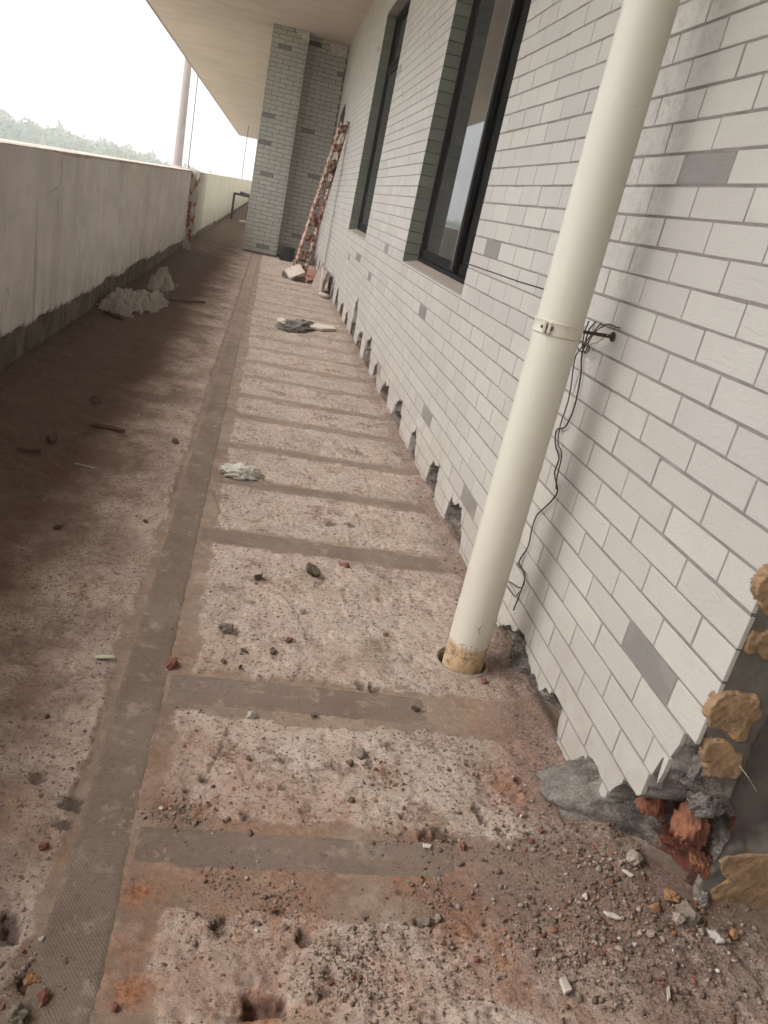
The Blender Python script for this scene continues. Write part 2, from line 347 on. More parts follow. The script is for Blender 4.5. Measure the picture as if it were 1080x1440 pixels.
def floor_fields(x, y):
    wob = (fbm(x*14, y*14, 4, 1)-.5)*.05+(fbm(x*60, y*60, 3, 5)-.5)*.022
    scr = np.zeros_like(x)
    ys = [(-9, STRIPS[0][0])]
    for a, b in zip(STRIPS[:-1], STRIPS[1:]): ys.append((a[1], b[0]))
    ys.append((STRIPS[-1][1], 60))
    for i, (a, b) in enumerate(ys):
        far = min(1, max(a, .5)/3)
        xl = [-.005, -.038, -.022][i] if i < 3 else -.045+.02*far
        ma = .012 if i < 3 else .003; mb = .085 if i == 0 else (.028 if i == 1 else .004)
        if i == 2: ma = .01
        d = np.maximum(np.maximum(xl-x, x-2.5), np.maximum(a+ma-y, y-(b-mb)))
        scr = np.maximum(scr, ss(.0, .008, -(d+wob*(1.0 if i < 3 else .7))))
    dl = x+.194; scr = np.maximum(scr, ss(0, .01, -(dl+wob*(1.3-.7*ss(2, 4, y)))))
    h = scr*.0075*ss(0, 1, fbm(x*7, y*7, 3, 9)*1.3)
    ero = fbm(x*26, y*26, 4, 21)
    h = h-scr*.004*ss(.58, .68, ero)
    pit = vn(x*95, y*95, 31); pm = ss(.38, .55, fbm(x*9, y*9, 3, 40)); pk = ss(.68, .86, pit)*pm*scr; h = h-.0035*pk
    h = h+scr*(fbm(x*40, y*40, 4, 50)-.5)*.004+(fbm(x*120, y*120, 2, 55)-.5)*.0022
    hole = pk*.55*ss(.5, .62, fbm(x*17, y*17, 4, 44))
    for hx, hy, r, dp in HOLES:
        d = np.hypot(x-hx, (y-hy))/r+(fbm(x*75, y*75, 4, 61)-.5)*1.5
        k = ss(1.0, .55, d) if False else 1-ss(.72, 1.0, d); h = h-k*dp; hole = np.maximum(hole, k)
    qx, qy = at_z(372, 1416)[:2]; d = np.maximum(np.abs(x-qx)/.032, np.abs(y-qy)/.017)+(fbm(x*60, y*60, 3, 66)-.5)*.5
    k = 1-ss(.85, 1.0, d); h = h-k*.024; hole = np.maximum(hole, k)
    for L in CRACKS:
        for p, q in zip(L[:-1], L[1:]):
            v = q-p; t = np.clip(((x-p[0])*v[0]+(y-p[1])*v[1])/(v@v), 0, 1)
            d = np.hypot(x-p[0]-t*v[0]+(fbm(x*40, y*40, 3, 70)-.5)*.012, y-p[1]-t*v[1])
            k = 1-ss(.0012, .004, np.abs(d)); h = h-k*.003; hole = np.maximum(hole, k*.7)
    # debris dust: piles against the broken wall end
    c1 = at_z(900, 1290)[:2]; c2 = at_z(700, 1240)[:2]
    dust = np.exp(-(((x-.86)/.17)**2+((y-.98)/.20)**2))*1.15+np.exp(-(((x-.56)/.12)**2+((y-.98)/.09)**2))*.75+np.exp(-(((x-.76)/.08)**2+((y-1.35)/.22)**2))*.8
    dust = dust+.9*np.exp(-(((x-.79)/.06)**2+((y-1.9)/.7)**2))*.5+.25*ss(.55, .7, fbm(x*6, y*6, 4, 80))*ss(3, 1, y)+.7*np.exp(-((x-.83)/.05)**2)
    rust = np.zeros_like(x)
    for (a, b, r_, k) in RUST:
        rust = np.maximum(rust, k*np.exp(-((x-a)**2+(y-b)**2)/r_**2))
    rust = np.clip(rust*(.35+1.3*fbm(x*16, y*16, 5, 83))+.30*ss(2.0, .8, y)*ss(.42, .62, fbm(x*5, y*5, 5, 88)) if False else rust*(.35+1.3*fbm(x*16, y*16, 5, 83))+.42*(1-ss(1.0, 2.4, y))*ss(.48, .66, fbm(x*5, y*5, 5, 88)), 0, 1)
    dust = np.clip(dust*(.55+fbm(x*20, y*20, 4, 85)*.9), 0, 1)
    h = h+dust*.006+np.exp(-(((x-.9)/.14)**2+((y-1.02)/.13)**2))*.018+.012*np.exp(-((x-.85)/.03)**2)*ss(.9, 1.2, y)
    # old moist patch along the parapet, with the parapet's shade painted in
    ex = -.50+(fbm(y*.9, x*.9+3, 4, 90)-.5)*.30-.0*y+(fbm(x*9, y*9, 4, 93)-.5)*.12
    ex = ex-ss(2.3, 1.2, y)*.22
    damp_shade = ss(ex+.10, ex-.16, x)*(1-ss(11.3, 12.3, y)) if False else (1-ss(ex-.16, ex+.10, x))
    damp_shade = damp_shade*(.72+.28*fbm(x*5, y*5, 4, 96))*(.35+.65*ss(1.3, 2.8, y))*(1-.75*ss(11.6, 12.4, y)*(1-ss(13.2, 14.2, y)))
    damp_shade = np.maximum(damp_shade, ss(13.3, 14.5, y)*.45)  # floor past the pillar darkened too, as shade of that narrower stretch
    hd = ss(.5, .9, damp_shade); h = h-hd*scr*.002
    # drain sleeve around the downpipe
    rr = np.hypot(x-.685, y-1.77); h = np.where(rr < .064, h-.05, h); hole = np.where(rr < .066, 1, hole)
    return h, scr, dust, np.clip(damp_shade, 0, 1), hole, rust
xs = [-1.16]
while xs[-1] < 1.3: xs.append(xs[-1]+.0052)
while xs[-1] < 4.6: xs.append(xs[-1]+.3)
ysl = [-8, -6, -4, -3, -2, -1.2, -.6, -.2, .1, .3, .45, .55]
while ysl[-1] < 50.2: ysl.append(ysl[-1]+.0048*max(1, ysl[-1]/1.05)**1.15)
ysl[-1] = 50.2
gx, gy = np.meshgrid(np.array(xs), np.array(ysl), indexing='ij')
h, scr, dust, damp_shade, hole, rustm = floor_fields(gx, gy)
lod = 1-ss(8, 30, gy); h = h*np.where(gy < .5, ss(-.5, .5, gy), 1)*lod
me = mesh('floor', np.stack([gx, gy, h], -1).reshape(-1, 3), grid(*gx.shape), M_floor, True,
          {'screed': scr.ravel(), 'dust': dust.ravel(), 'damp_shade': damp_shade.ravel(), 'hole': hole.ravel(), 'rust': rustm.ravel()})
floor = tag(link('floor', me), kind='structure')
# the smooth bands of the old layout: one along the corridor, the others across to the wall
def band(x0, x1, y0, y1, jig=.004, seed=0, along=False):
    nx = max(2, int((x1-x0)/.006)); ny = max(2, int((y1-y0)/.006)) if not along else 900
    u = np.linspace(0, 1, nx); v = np.linspace(0, 1, ny)
    if along: yy = y0+(y1-y0)*v**2.2
    else: yy = y0+(y1-y0)*v
    X, Y = np.meshgrid(x0+(x1-x0)*u, yy, indexing='ij')
    U, Vv = np.meshgrid(u, v, indexing='ij')
    Yj = Y; Xj = X
    e = (fbm(X*20, Y*20, 4, 100+seed)-.5)
    if along: Xj = X+e*jig*np.abs(U-.5)*2*1.5
    else: Yj = Y+e*jig*np.abs(Vv-.5)*2*2.5
    edge = np.minimum(U, 1-U)*(x1-x0) if along else np.minimum(np.minimum(Vv, 1-Vv)*(y1-y0), .1)
    Z = .0022+(fbm(X*50, Y*50, 3, 110)-.5)*.0016-.003*(1-ss(0, .004, edge))
    if not along: Z = Z-.004*ss(.45, .62, X)*(seed < 2)*ss(.3, .6, fbm(X*12, Y*12, 3, 7)+.1*(X-.4))
    o = link('smooth_band', mesh('smooth_band', np.stack([Xj, Yj, Z], -1).reshape(-1, 3), grid(nx, ny), M_band, True, {'dusty': np.clip(np.where(along, (Y-3.5)*.12, seed*.09-.05)+(fbm(X*6, Y*3, 4, 120)-.5)*.9*np.where(along, ss(1.2, 3, Y), .6), 0, .85)}), floor)
    return o
band(-.174, -.076, .5, 13.6, .006, 0, True)
for i, (a, b) in enumerate(STRIPS[:17]):
    band(-.068, .80 if i else .62, a+(.012 if i > 3 else .006), b-.008, .005+.0006*i, i)

# ------------------------------------------------------------------ tiled wall
def zb(y):
    """height of the broken lower edge of the tiling above the floor"""
    y = np.asarray(y, float); j = (vn(y*85, 0, 3)-.5)*.016+(vn(y*30, 5, 4)-.5)*.02
    P = [(1.0, .372), (1.02, .345), (1.035, .36), (1.05, .315), (1.07, .30), (1.082, .235), (1.06, .215), (1.09, .175), (1.105, .165), (1.118, .16), (1.14, .172), (1.17, .13), (1.185, .085), (1.2, .068), (1.225, .07), (1.25, .105), (1.275, .112),
         (1.31, .075), (1.345, .03), (1.37, .0), (1.43, .0), (1.455, .05), (1.47, .105), (1.52, .105), (1.60, .055), (1.67, .06), (1.72, .085), (1.78, .11), (1.84, .095), (1.90, .07), (1.95, .03), (1.99, .01)]
    P = sorted(P); z = np.interp(y, [p[0] for p in P], [p[1] for p in P])
    base = .006+.02*ss(.5, .7, fbm(y*3, 7, 3, 12)); z = np.where(y > 1.99, base, z)
    for i, (yc, wd, ht, sk) in enumerate(NOTCH):
        wd = wd*(.95, .8, .7, .95, .85, .65, .9)[i % 7]; ht = ht*(1.55, 1.7, 1.5, 1.8, 1.6)[i % 5]; u = (y-yc)/wd+.5+(vn(y*40, i, 6)-.5)*.2; prof = np.interp(u, [0, .04, .16, .34, .55, .84, .98], ([0, .35, .62, 1, .88, .80, 0], [0, .5, .98, .84, .9, .62, 0], [0, .3, .5, .8, 1, .86, 0])[i % 3])
        z = np.maximum(z, prof*ht)
    return np.clip(z+j*np.clip(z/.05, .25, 1), .0, 1)
NOTCH = [(2.66, .31, .098, 0), (3.12, .27, .10, 0), (3.60, .27, .095, 0), (4.15, .32, .095, 0), (4.70, .38, .085, 0), (5.18, .36, .09, 0), (5.72, .44, .14, 0), (6.30, .36, .13, 0),
         (6.85, .46, .20, 0), (7.5, .4, .10, 0), (8.1, .4, .11, 0), (8.75, .5, .13, 0), (9.45, .4, .16, 0), (10.1, .5, .13, 0), (10.9, .5, .15, 0), (11.7, .5, .16, 0), (12.5, .4, .14, 0), (13.3, .5, .16, 0)]
def edge_x(z):   # near corner: where the return face begins
    return np.interp(z, [-.1, 0, .09, .16, .21, .25, .30, .36, .385, .40, 4], [.955, .968, .982, .99, .985, .95, .905, .895, .86, .8422, .8422])
wall = empty('tiled_wall', (XW, 7.5, 0), label='long building wall clad in pale grey tiles with two dark windows', cat='wall')
wall_inv = Matrix.Translation(wall.location).inverted()
def wp(o): o.parent = wall; o.matrix_parent_inverse = wall_inv; return o
# backing: mortar heightfield in x
ys2 = [Y0]
while ys2[-1] < YR: ys2.append(ys2[-1]+.0055*max(1, ys2[-1]/1.6))
ys2[-1] = YR
zs2 = np.concatenate([np.arange(-.06, .50, .0055), [.5]])
gy, gz = np.meshgrid(np.array(ys2), zs2, indexing='ij')
Zb = zb(gy)
below = ss(-.001, .007, Zb-gz)
rough = fbm(gy*22, gz*22, 5, 130); r2 = fbm(gy*70, gz*70, 3, 133); r3 = 1-np.abs(fbm(gy*34, gz*34, 4, 137)*2-1)
dep = .018+.035*rough+.012*r2
for yc, wd, ht, sk in NOTCH:
    u = np.abs((gy-yc+.02)/(wd*.5)); dep = dep+.085*(1-ss(.5, .95, u))*ss(.0, .03, Zb-gz)
deep = ss(1.18, 1.10, gy) if False else (1-ss(1.10, 1.20, gy))
holem = deep*(1-ss(.19, .25, gz+.06*(rough-.5)))
dep = dep+.11*holem
# the grey mortar lump standing proud between the hole and the corner hole
lump = np.exp(-(((gy-1.27)/.10)**4+((gz+.01)/.085)**4)); dep = dep-(.115+.09*(fbm(gy*30, gz*30, 4, 145)-.5))*lump*(1-.6*holem)
dep = dep+(r2-.5)*.022+(.5-r3**2)*.022
lump2 = np.exp(-(((gy-1.44)/.03)**2+((gz-.05)/.09)**2)); dep = dep-.045*lump2
hole2 = np.exp(-(((gy-1.56)/.06)**2+((gz-.02)/.05)**2)); dep = dep+.06*hole2
lump3 = np.exp(-(((gy-1.78)/.09)**2+((gz-.0)/.06)**2)); dep = dep-.055*lump3
for yc, wd, ht, sk in NOTCH:
    if yc < 7: dep = dep-(.05+.05*(r2-.5))*np.exp(-(((gy-yc-.10)/.06)**2+((gz+.01)/.055)**2))
X2 = .8422+below*(dep-.004)
ex = edge_x(gz); ct = np.exp(-(gy-Y0)/.02); X2 = X2*(1-ct*(gz < .40))+ex*ct*(gz < .40)
brk = np.clip(holem*ss(.45, .6, fbm(gy*14, gz*14, 3, 140)+.12)*below, 0, 1)
me = mesh('mortar_backing', np.stack([X2, gy, gz], -1).reshape(-1, 3), grid(*gy.shape)[:, ::-1].copy(), M_mortar, True, {'raw': (below*(1-.6*lump)).ravel(), 'brick': brk.ravel()})
wp(link('mortar_backing', me))
mb = MB()
def rects_minus(y0, y1, z0, z1, wins):
    out = []; ycur = y0
    for a, b, c, d in wins:
        if a > ycur: out.append((ycur, a, z0, z1))
        if c > z0: out.append((a, b, z0, min(c, z1)))
        if d < z1: out.append((a, b, d, z1))
        ycur = b
    out.append((ycur, y1, z0, z1)); return out
for a, b, c, d in rects_minus(Y0, YR, .5, ZC+.03, WINS):
    mb.add([(.8422, a, c), (.8422, b, c), (.8422, b, d), (.8422, a, d)], [(0, 3, 2, 1)])
wp(mb.build('mortar_joints', M_mortar))
# masonry core behind it with the window openings
mb = MB()
for a, b, c, d in rects_minus(Y0+.16, YR+.3, -.1, ZC+.03, [(q[0]-.012, q[1]+.012, q[2]-.02, q[3]+.012) for q in WINS]):
    mb.box((1.0, a, c), (1.06, b, d))
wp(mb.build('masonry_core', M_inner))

def tile_geo(hy, hz, th=.009, ch=.0012):
    """front face looks to -x, local centre at the face"""
    V = [(0, -hy+ch, -hz+ch), (0, hy-ch, -hz+ch), (0, hy-ch, hz-ch), (0, -hy+ch, hz-ch), (ch, -hy, -hz), (ch, hy, -hz), (ch, hy, hz), (ch, -hy, hz), (th, -hy, -hz), (th, hy, -hz), (th, hy, hz), (th, -hy, hz)]
    Fc = [(0, 3, 2, 1)]
    for i in range(4):
        j = (i+1) % 4; Fc += [(i, j, 4+j, 4+i), (4+i, 4+j, 8+j, 8+i)]
    return V, Fc
JT = .0027
full_me = {}
def full_tile(m):
    if m.name not in full_me:
        V, Fc = tile_geo(TL/2-JT, TH/2-JT); full_me[m.name] = mesh('tile', V, Fc, m)
    return full_me[m.name]
dark = set()
for q in [(659, 701), (600, 584), (595, 437), (692, 350), (520.5, 389.5), (506, 361), (489.5, 365.5), (545, 349.6), (532.6, 515.7)]:
    p = at_x(*q, XW); k = math.floor((p[2]-ZT0)/TH); off = 0 if k % 2 == 0 else .5
    t = (YT0-p[1])/TL-off; dark.add((k, math.floor(t)))
dark.add((0, 0)); dark.add((-14, 2))
for _ in range(7): dark.add((random.randint(-12, 30), -random.randint(24, 58)))
pieces = []   # (dist, geometry)
def clip_rects(y0, y1, z0, z1):
    R = [(y0, y1, z0, z1)]
    for a, b, c, d in WINS:
        o = []
        for r in R:
            if r[1] <= a or r[0] >= b or r[3] <= c or r[2] >= d: o.append(r); continue
            if r[0] < a: o.append((r[0], a, r[2], r[3]))
            if r[1] > b: o.append((b, r[1], r[2], r[3]))
            if r[3] > d: o.append((max(a, r[0]), min(b, r[1]), max(d, r[2]), r[3]))
            if r[2] < c: o.append((max(a, r[0]), min(b, r[1]), r[2], c))
        R = o
    return R
for k in range(-20, 32):
    z0 = ZT0+k*TH; z1 = min(z0+TH, ZC+.02)
    if z0 > ZC: break
    off = 0 if k % 2 == 0 else .5
    for t in range(-62, 5):
        yb = YT0-(t+off)*TL; ya = yb-TL
        if yb <= Y0+.004 or ya >= YR: continue
        if 0 < ya-Y0 < .012: ya = Y0-.001
        ya2, yb2 = max(ya, Y0-.001), min(yb, YR)
        for (a, b, c, d) in clip_rects(ya2, yb2, z0, z1):
            if b-a < .012 or d-c < .012: continue
            dk = (k, t) in dark; M = M_tiledark if dk else M_tile
            a_, b_, c_, d_ = a+JT, b-JT, c+JT, d-JT
            if a == Y0-.001: a_ = a
            yy = np.linspace(a_, b_, 24); zz = zb(yy)
            if zz.max() < c_:
                cen = ((a_+b_)/2, (c_+d_)/2); pieces.append((cen, (b_-a_)/2, (d_-c_)/2, None, M))
            else:
                lo = np.maximum(zz, c_); okm = lo < d_-.006; i = 0
                while i < 24:
                    if not okm[i]: i += 1; continue
                    j = i
                    while j+1 < 24 and okm[j+1]: j += 1
                    if j-i >= 2: pieces.append((((a_+b_)/2, (c_+d_)/2), 0, 0, (yy[i:j+1], lo[i:j+1], d_), M))
                    i = j+1
def size_px(cen):
    y, z = cen; p = RC@np.array([XW, y, z-CAM_H]); 
    if p[2] < .2: return 0
    u, v = p[0]/p[2]*F_PX+540, p[1]/p[2]*F_PX+720
    if not (-60 < u < 1140 and -60 < v < 1500): return 0
    return 1/(p[2]**2)*abs(XW/np.linalg.norm(p))
pieces.sort(key=lambda q: -size_px(q[0]))
stuff = MB(); stuffd = MB(); ntile = 0
def emit(name, V, Fc, cen, M, tilt=True, individually=True):
    global ntile
    if individually: pass
for cen, hy, hz, cut, M in pieces:
    ind = ntile < 265 and size_px(cen) > 0
    dx = random.uniform(-.0005, .0007); rt = (0, random.gauss(0, .004), random.gauss(0, .003))
    if cut is None:
        isfull = abs(hy-(TL/2-JT)) < 1e-5 and abs(hz-(TH/2-JT)) < 1e-5
        if ind:
            m_ = full_tile(M) if isfull else mesh('tile', *tile_geo(hy, hz), M)
            wp(link('tile', m_, None, (XW+dx, cen[0]+random.gauss(0, .0005), cen[1]+random.gauss(0, .0005)), (random.gauss(0, .0022), rt[1], rt[2])))
        else:
            V, Fc = tile_geo(hy, hz); (stuffd if M is M_tiledark else stuff).add([(v[0]+XW+dx+v[2]*rt[1]-v[1]*rt[2], v[1]+cen[0], v[2]+cen[1]) for v in V], Fc, random.random())
    else:
        yy, lo, top = cut; n = len(yy); ch = .0012; V = []; Fc = []
        for (a, b) in zip(yy, lo): V.append((0, a, b))
        for a in yy: V.append((0, a, top))
        for (a, b) in zip(yy, lo): V.append((.009, a, b+.003))
        for a in yy: V.append((.009, a, top))
        for i in range(n-1):
            Fc += [(i, n+i, n+i+1, i+1), (i, i+1, 2*n+i+1, 2*n+i), (n+i, 3*n+i, 3*n+i+1, n+i+1)]
        Fc += [(0, 2*n, 3*n, n), (n-1, 2*n-1, 4*n-1, 3*n-1)]
        V = [(v[0]+XW+dx, v[1], v[2]) for v in V]
        if ind: wp(link('tile', mesh('tile', V, Fc, M)))
        else: (stuffd if M is M_tiledark else stuff).add(V, Fc, random.random())
    ntile += 1 if ind else 0
tag(wp(stuff.build('far_tiles', M_tile)), kind='stuff')
if stuffd.n: tag(wp(stuffd.build('far_grey_tiles', M_tiledark)), kind='stuff')

# windows
XF = .932; TRZ = 2.36
def glass_mat():
    M = Mat('window_glass', .04, .5); M.color((.012, .013, .014))
    M.b.inputs['IOR'].default_value = 1.5
    tr = M.n('ShaderNodeBsdfTransparent'); tr.inputs[0].default_value = (.30, .30, .31, 1)
    gl = M.n('ShaderNodeBsdfGlossy'); gl.inputs['Roughness'].default_value = .03; gl.inputs[0].default_value = (.9, .92, .95, 1)
    fr = M.n('ShaderNodeFresnel'); fr.inputs[0].default_value = 2.1
    mx = M.n('ShaderNodeMixShader'); M.l(fr.outputs[0], mx.inputs[0]); M.l(tr.outputs[0], mx.inputs[1]); M.l(gl.outputs[0], mx.inputs[2])
    dirt = M.n('ShaderNodeBsdfDiffuse'); dirt.inputs[0].default_value = (.35, .33, .31, 1)
    m2 = M.n('ShaderNodeMixShader'); M.l(M.ramp(M.noise(3, 5, .6), [(.3, .03), (.8, .12)]), m2.inputs[0]); M.l(mx.outputs[0], m2.inputs[1]); M.l(dirt.outputs[0], m2.inputs[2])
    M.l(m2.outputs[0], M.o.inputs['Surface']); return M.m
M_glass = glass_mat()
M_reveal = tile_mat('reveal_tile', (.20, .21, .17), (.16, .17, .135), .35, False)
M_sill = tile_mat('sill_tile', (.52, .44, .38), (.46, .39, .34), .3, False)
for wi, (a, b, c, d) in enumerate(WINS):
    def wc(o): o.parent = wroot; return o
    m1 = MB()
    fw = .045
    m1.box((XF, a+.009, c), (XF+.07, a+.009+fw, d)); m1.box((XF, b-.009-fw, c), (XF+.07, b-.009, d))
    m1.box((XF, a+.009+fw, c), (XF+.07, b-.009-fw, c+fw)); m1.box((XF, a+.009+fw, d-fw), (XF+.07, b-.009-fw, d))
    if wi == 1 or True: m1.box((XF+.003, a+.009+fw, TRZ), (XF+.066, b-.009-fw, TRZ+.05))
    wroot = bevel(wp(m1.build('window', M_alu)), .003)
    ym = (a+b)/2-.12
    ya, yb = a+.009+fw+.002, b-.009-fw-.002
    m1 = MB()
    for (p, q, x0) in ((ym-.03, yb, XF+.008), (ya, ym+.03, XF+.036)):
        s_ = MB(); sw = .032
        s_.box((x0, p, c+fw+.002), (x0+.024, p+sw*1.4, TRZ-.002)); s_.box((x0, q-sw, c+fw+.002), (x0+.024, q, TRZ-.002))
        s_.box((x0, p+sw*1.4, c+fw+.002), (x0+.024, q-sw, c+fw+.05)); s_.box((x0, p+sw*1.4, TRZ-.04), (x0+.024, q-sw, TRZ-.002))
        bevel(wc(s_.build('sash_frame', M_alu)), .002)
        g = MB(); g.box((x0+.010, p+sw*1.4-.004, c+fw+.046), (x0+.015, q-sw+.004, TRZ-.036)); wc(g.build('glass_pane', M_glass))
    g = MB(); g.box((XF+.0055, ym+.016, c+fw+.01), (XF+.008, ym+.020, TRZ-.01)); wc(g.build('sash_trim', M_alu2))
    g = MB(); g.box((XF+.03, a+.009+fw, TRZ+.052), (XF+.035, b-.009-fw, d-fw)); wc(g.build('glass_pane', M_glass))
    g = MB(); g.box((XF+.052, ya+.02, c+fw+.004), (XF+.056, ym, TRZ-.03)); wc(g.build('insect_screen', M_alu))
    # sill pieces laid on edge
    n = int((b-a)/.045); sm = MB()
    for i in range(n):
        p = a+.004+(b-a-.008)*i/n; q = a+.004+(b-a-.008)*(i+1)/n-.009
        jz = random.uniform(-.0008, .0008)
        V = [(.8425, p, c-.03), (.8425, q, c-.03), (.8425, q, c+.000+jz), (.8425, p, c+jz), (XF+.002, p, c-.03), (XF+.002, q, c-.03), (XF+.002, q, c+.022+jz), (XF+.002, p, c+.022+jz)]
        sm.add(V, [(0, 3, 2, 1), (4, 5, 6, 7), (0, 1, 5, 4), (3, 7, 6, 2), (0, 4, 7, 3), (1, 2, 6, 5)], random.random())
    wc(sm.build('sill', M_sill)); 
    sb = MB(); sb.box((.844, a, c-.05), (1.02, b, c-.004)); sb.box((.843, a-.004, d+.0), (1.02, b+.004, d+.045)); wc(sb.build('sill_bed', M_mortar))
    # tiles lining the reveals
    bk = MB(); bk.box((.845, b+.0075, c-.04), (1.02, b+.03, d+.02)); bk.box((.845, a-.03, c-.04), (1.02, a-.0075, d+.02)); wc(bk.build('reveal_mortar', M_grout_p))
    rv = MB()
    for k in range(-20, 32):
        z0, z1 = max(ZT0+k*TH, c)+JT, min(ZT0+(k+1)*TH, d)-JT
        if z1-z0 < .012: continue
        for (yy, sg) in ((b, 1), (a, -1)):
            jx = random.uniform(-.0006, .0006)
            y1_, y2_ = sorted((yy+jx, yy+sg*.009))
            if sg > 0 and wi == 0:
                o = MB(); o.box((.8423, y1_, z0), (XF+.004, y2_, z1)); wc(o.build('tile', M_reveal, attrs=False))
            else: rv.box((.8423, y1_, z0), (XF+.004, y2_, z1), random.random())
    tag(wc(rv.build('reveal_tiles', M_reveal)), kind='stuff')

# return face of the wall (bare cement facing the camera at the near corner)
zs3 = np.concatenate([np.arange(-.06, .9, .0065), np.arange(.9, ZC+.05, .08), [ZC+.03]])
u3 = np.concatenate([np.linspace(0, .5, 90), np.linspace(.52, 1, 12)])
U, Z3 = np.meshgrid(u3, zs3, indexing='ij')
E0 = edge_x(Z3); X3 = E0+(U/.5)*(1.4-E0)*(U <= .5)+(U > .5)*((1.4-E0)+(U-.5)/.5*.8)
step = ss(.958, .964, X3+(fbm(X3*20, Z3*20, 3, 150)-.5)*.01)*ss(.14, .16, Z3+(fbm(X3*25, Z3*25, 3, 151)-.5)*.03)
Y3 = Y0+.045*step+(fbm(X3*30, Z3*30, 4, 152)-.5)*.006*ss(0, .02, U)+.004*np.exp(-((Z3-.47)/.004)**2)+.003*np.exp(-((Z3-.60)/.003)**2)
rag = ss(.0, .03, X3-E0)*1.0; Y3 = Y3+(1-rag)*(Z3 < .38)*((fbm(Z3*60, X3*60, 4, 155)-.5)*.02)*ss(0, .004, X3-E0)
me = mesh('return_face', np.stack([X3, Y3, Z3], -1).reshape(-1, 3), grid(*U.shape), M_dark, True)
wp(link('return_face', me))

# dried adhesive left on it, lumps of brick and mortar in the broken corner
def adh_mat():
    M = Mat('dried_adhesive', .9, .2)
    c = M.mix(M.ramp(M.noise(28, 5, .65), [(.35, 0.), (.65, 1.)]), (.44, .29, .165), (.26, .17, .10))
    c = M.mix(M.ramp(M.noise(90, 4, .7), [(.55, 0.), (.7, .8)]), c, (.14, .085, .05)); M.color(c)
    p = M.bump(M.noise(110, 6, .7), .9, .004); M.bump(M.noise(420, 3, .7), .5, .001, p); return M.m
M_adh = adh_mat()
def inpoly(x, y, P):
    c = np.zeros(x.shape, bool); n = len(P)
    for i in range(n):
        x1, y1 = P[i]; x2, y2 = P[(i+1) % n]
        c ^= ((y1 > y) != (y2 > y)) & (x < (x2-x1)*(y-y1)/(y2-y1+1e-12)+x1)
    return c
def pdist(x, y, P):
    d = np.full(x.shape, 9.)
    for i in range(len(P)):
        a = np.array(P[i]); b = np.array(P[(i+1) % len(P)]); v = b-a
        t = np.clip(((x-a[0])*v[0]+(y-a[1])*v[1])/(v@v), 0, 1); d = np.minimum(d, np.hypot(x-a[0]-t*v[0], y-a[1]-t*v[1]))
    return d
def patch(name, P, th, m, base, res=.0013, seed=0):
    P = [tuple(p) for p in P]; xs_ = np.arange(min(p[0] for p in P)-.004, max(p[0] for p in P)+.004, res); zs_ = np.arange(min(p[1] for p in P)-.004, max(p[1] for p in P)+.004, res)
    X, Z = np.meshgrid(xs_, zs_, indexing='ij'); d = pdist(X, Z, P)*np.where(inpoly(X, Z, P), 1, -1)+(fbm(X*38, Z*38, 5, 160+seed)-.5)*.015
    hgt = th*ss(-.001, .005, d)*(.55+.9*fbm(X*45, Z*45, 4, 170+seed)); Y = base-hgt+.006*(1-ss(-.002, .001, d))
    Fq = grid(*X.shape); keep = (d.ravel() > -.002)[Fq].all(1)
    return wp(link(name, mesh(name, np.stack([X, Y, Z], -1).reshape(-1, 3), Fq[keep], m, True)))
for i, (L, th) in enumerate([([(1070, 800), (1080, 795), (1100, 796), (1108, 860), (1080, 866), (1062, 856), (1058, 835), (1062, 815)], .012),
               ([(1003, 975), (1030, 968), (1062, 975), (1072, 1000), (1060, 1020), (1045, 1037), (1030, 1040), (1018, 1030), (995, 1022), (990, 1005)], .010),
               ([(992, 1040), (1020, 1036), (1047, 1060), (1042, 1085), (1032, 1095), (995, 1093), (987, 1062)], .007),
               ([(1046, 895), (1058, 885), (1068, 890), (1080, 886), (1092, 900), (1085, 925), (1070, 930), (1062, 918), (1048, 920)], .007),
               ([(1010, 1210), (1030, 1203), (1085, 1200), (1125, 1200), (1125, 1300), (1060, 1292), (998, 1290), (1000, 1250), (1018, 1236), (1008, 1222)], .006)]):
    patch('adhesive_patch', [at_y(*p, Y0)[[0, 2]] for p in L], th, M_adh, Y0+.002, seed=i)
q = at_y(1062, 905, Y0+.045)
M_brick = mat_simple('broken_brick', (.31, .125, .07), .95, (.15, .065, .042), 40, .8, .004)
def chunk_mat():
    M = Mat('mortar_chunk', .95, .15)
    c = M.mix(M.ramp(M.noise(30, 6, .7), [(.38, 0.), (.6, 1.)]), (.17, .15, .135), (.31, .275, .245))
    c = M.mix(M.ramp(M.noise(180, 4, .8), [(.42, .7), (.54, 0.)]), c, (.10, .085, .075)); c = M.mix(M.ramp(M.noise(260, 3, .8), [(.58, 0.), (.68, .6)]), c, (.46, .42, .38))
    M.color(c); p = M.bump(M.noise(70, 6, .75), 1.0, .008); M.bump(M.noise(300, 3, .8), .8, .002, p); return M.m
M_mchunk = chunk_mat()
def chunk(name, m, c, s_, seed, rot=(0, 0, 0), sub=4, par=wp, rough=.5):
    V, Fc = rockV(sub, seed, rough, .9); V = V*(1+.55*(fbm(V[:, 0]*7+V[:, 2]*5, V[:, 1]*7-V[:, 2]*3, 5, seed % 40)-.5))[:, None]*np.array(s_)
    me = mesh(name, V, Fc, m, False); o = link(name, me, None, c, rot); return par(o) if par else o
for i, (y, z, x, s_) in enumerate([(1.125, .125, .905, (.035, .04, .03)), (1.045, .15, .935, (.04, .055, .042)), (1.03, .085, .965, (.03, .04, .02))]):
    chunk('broken_brick', M_brick, (x, y, z), s_, 300+i, (.3*i, .4, .2))
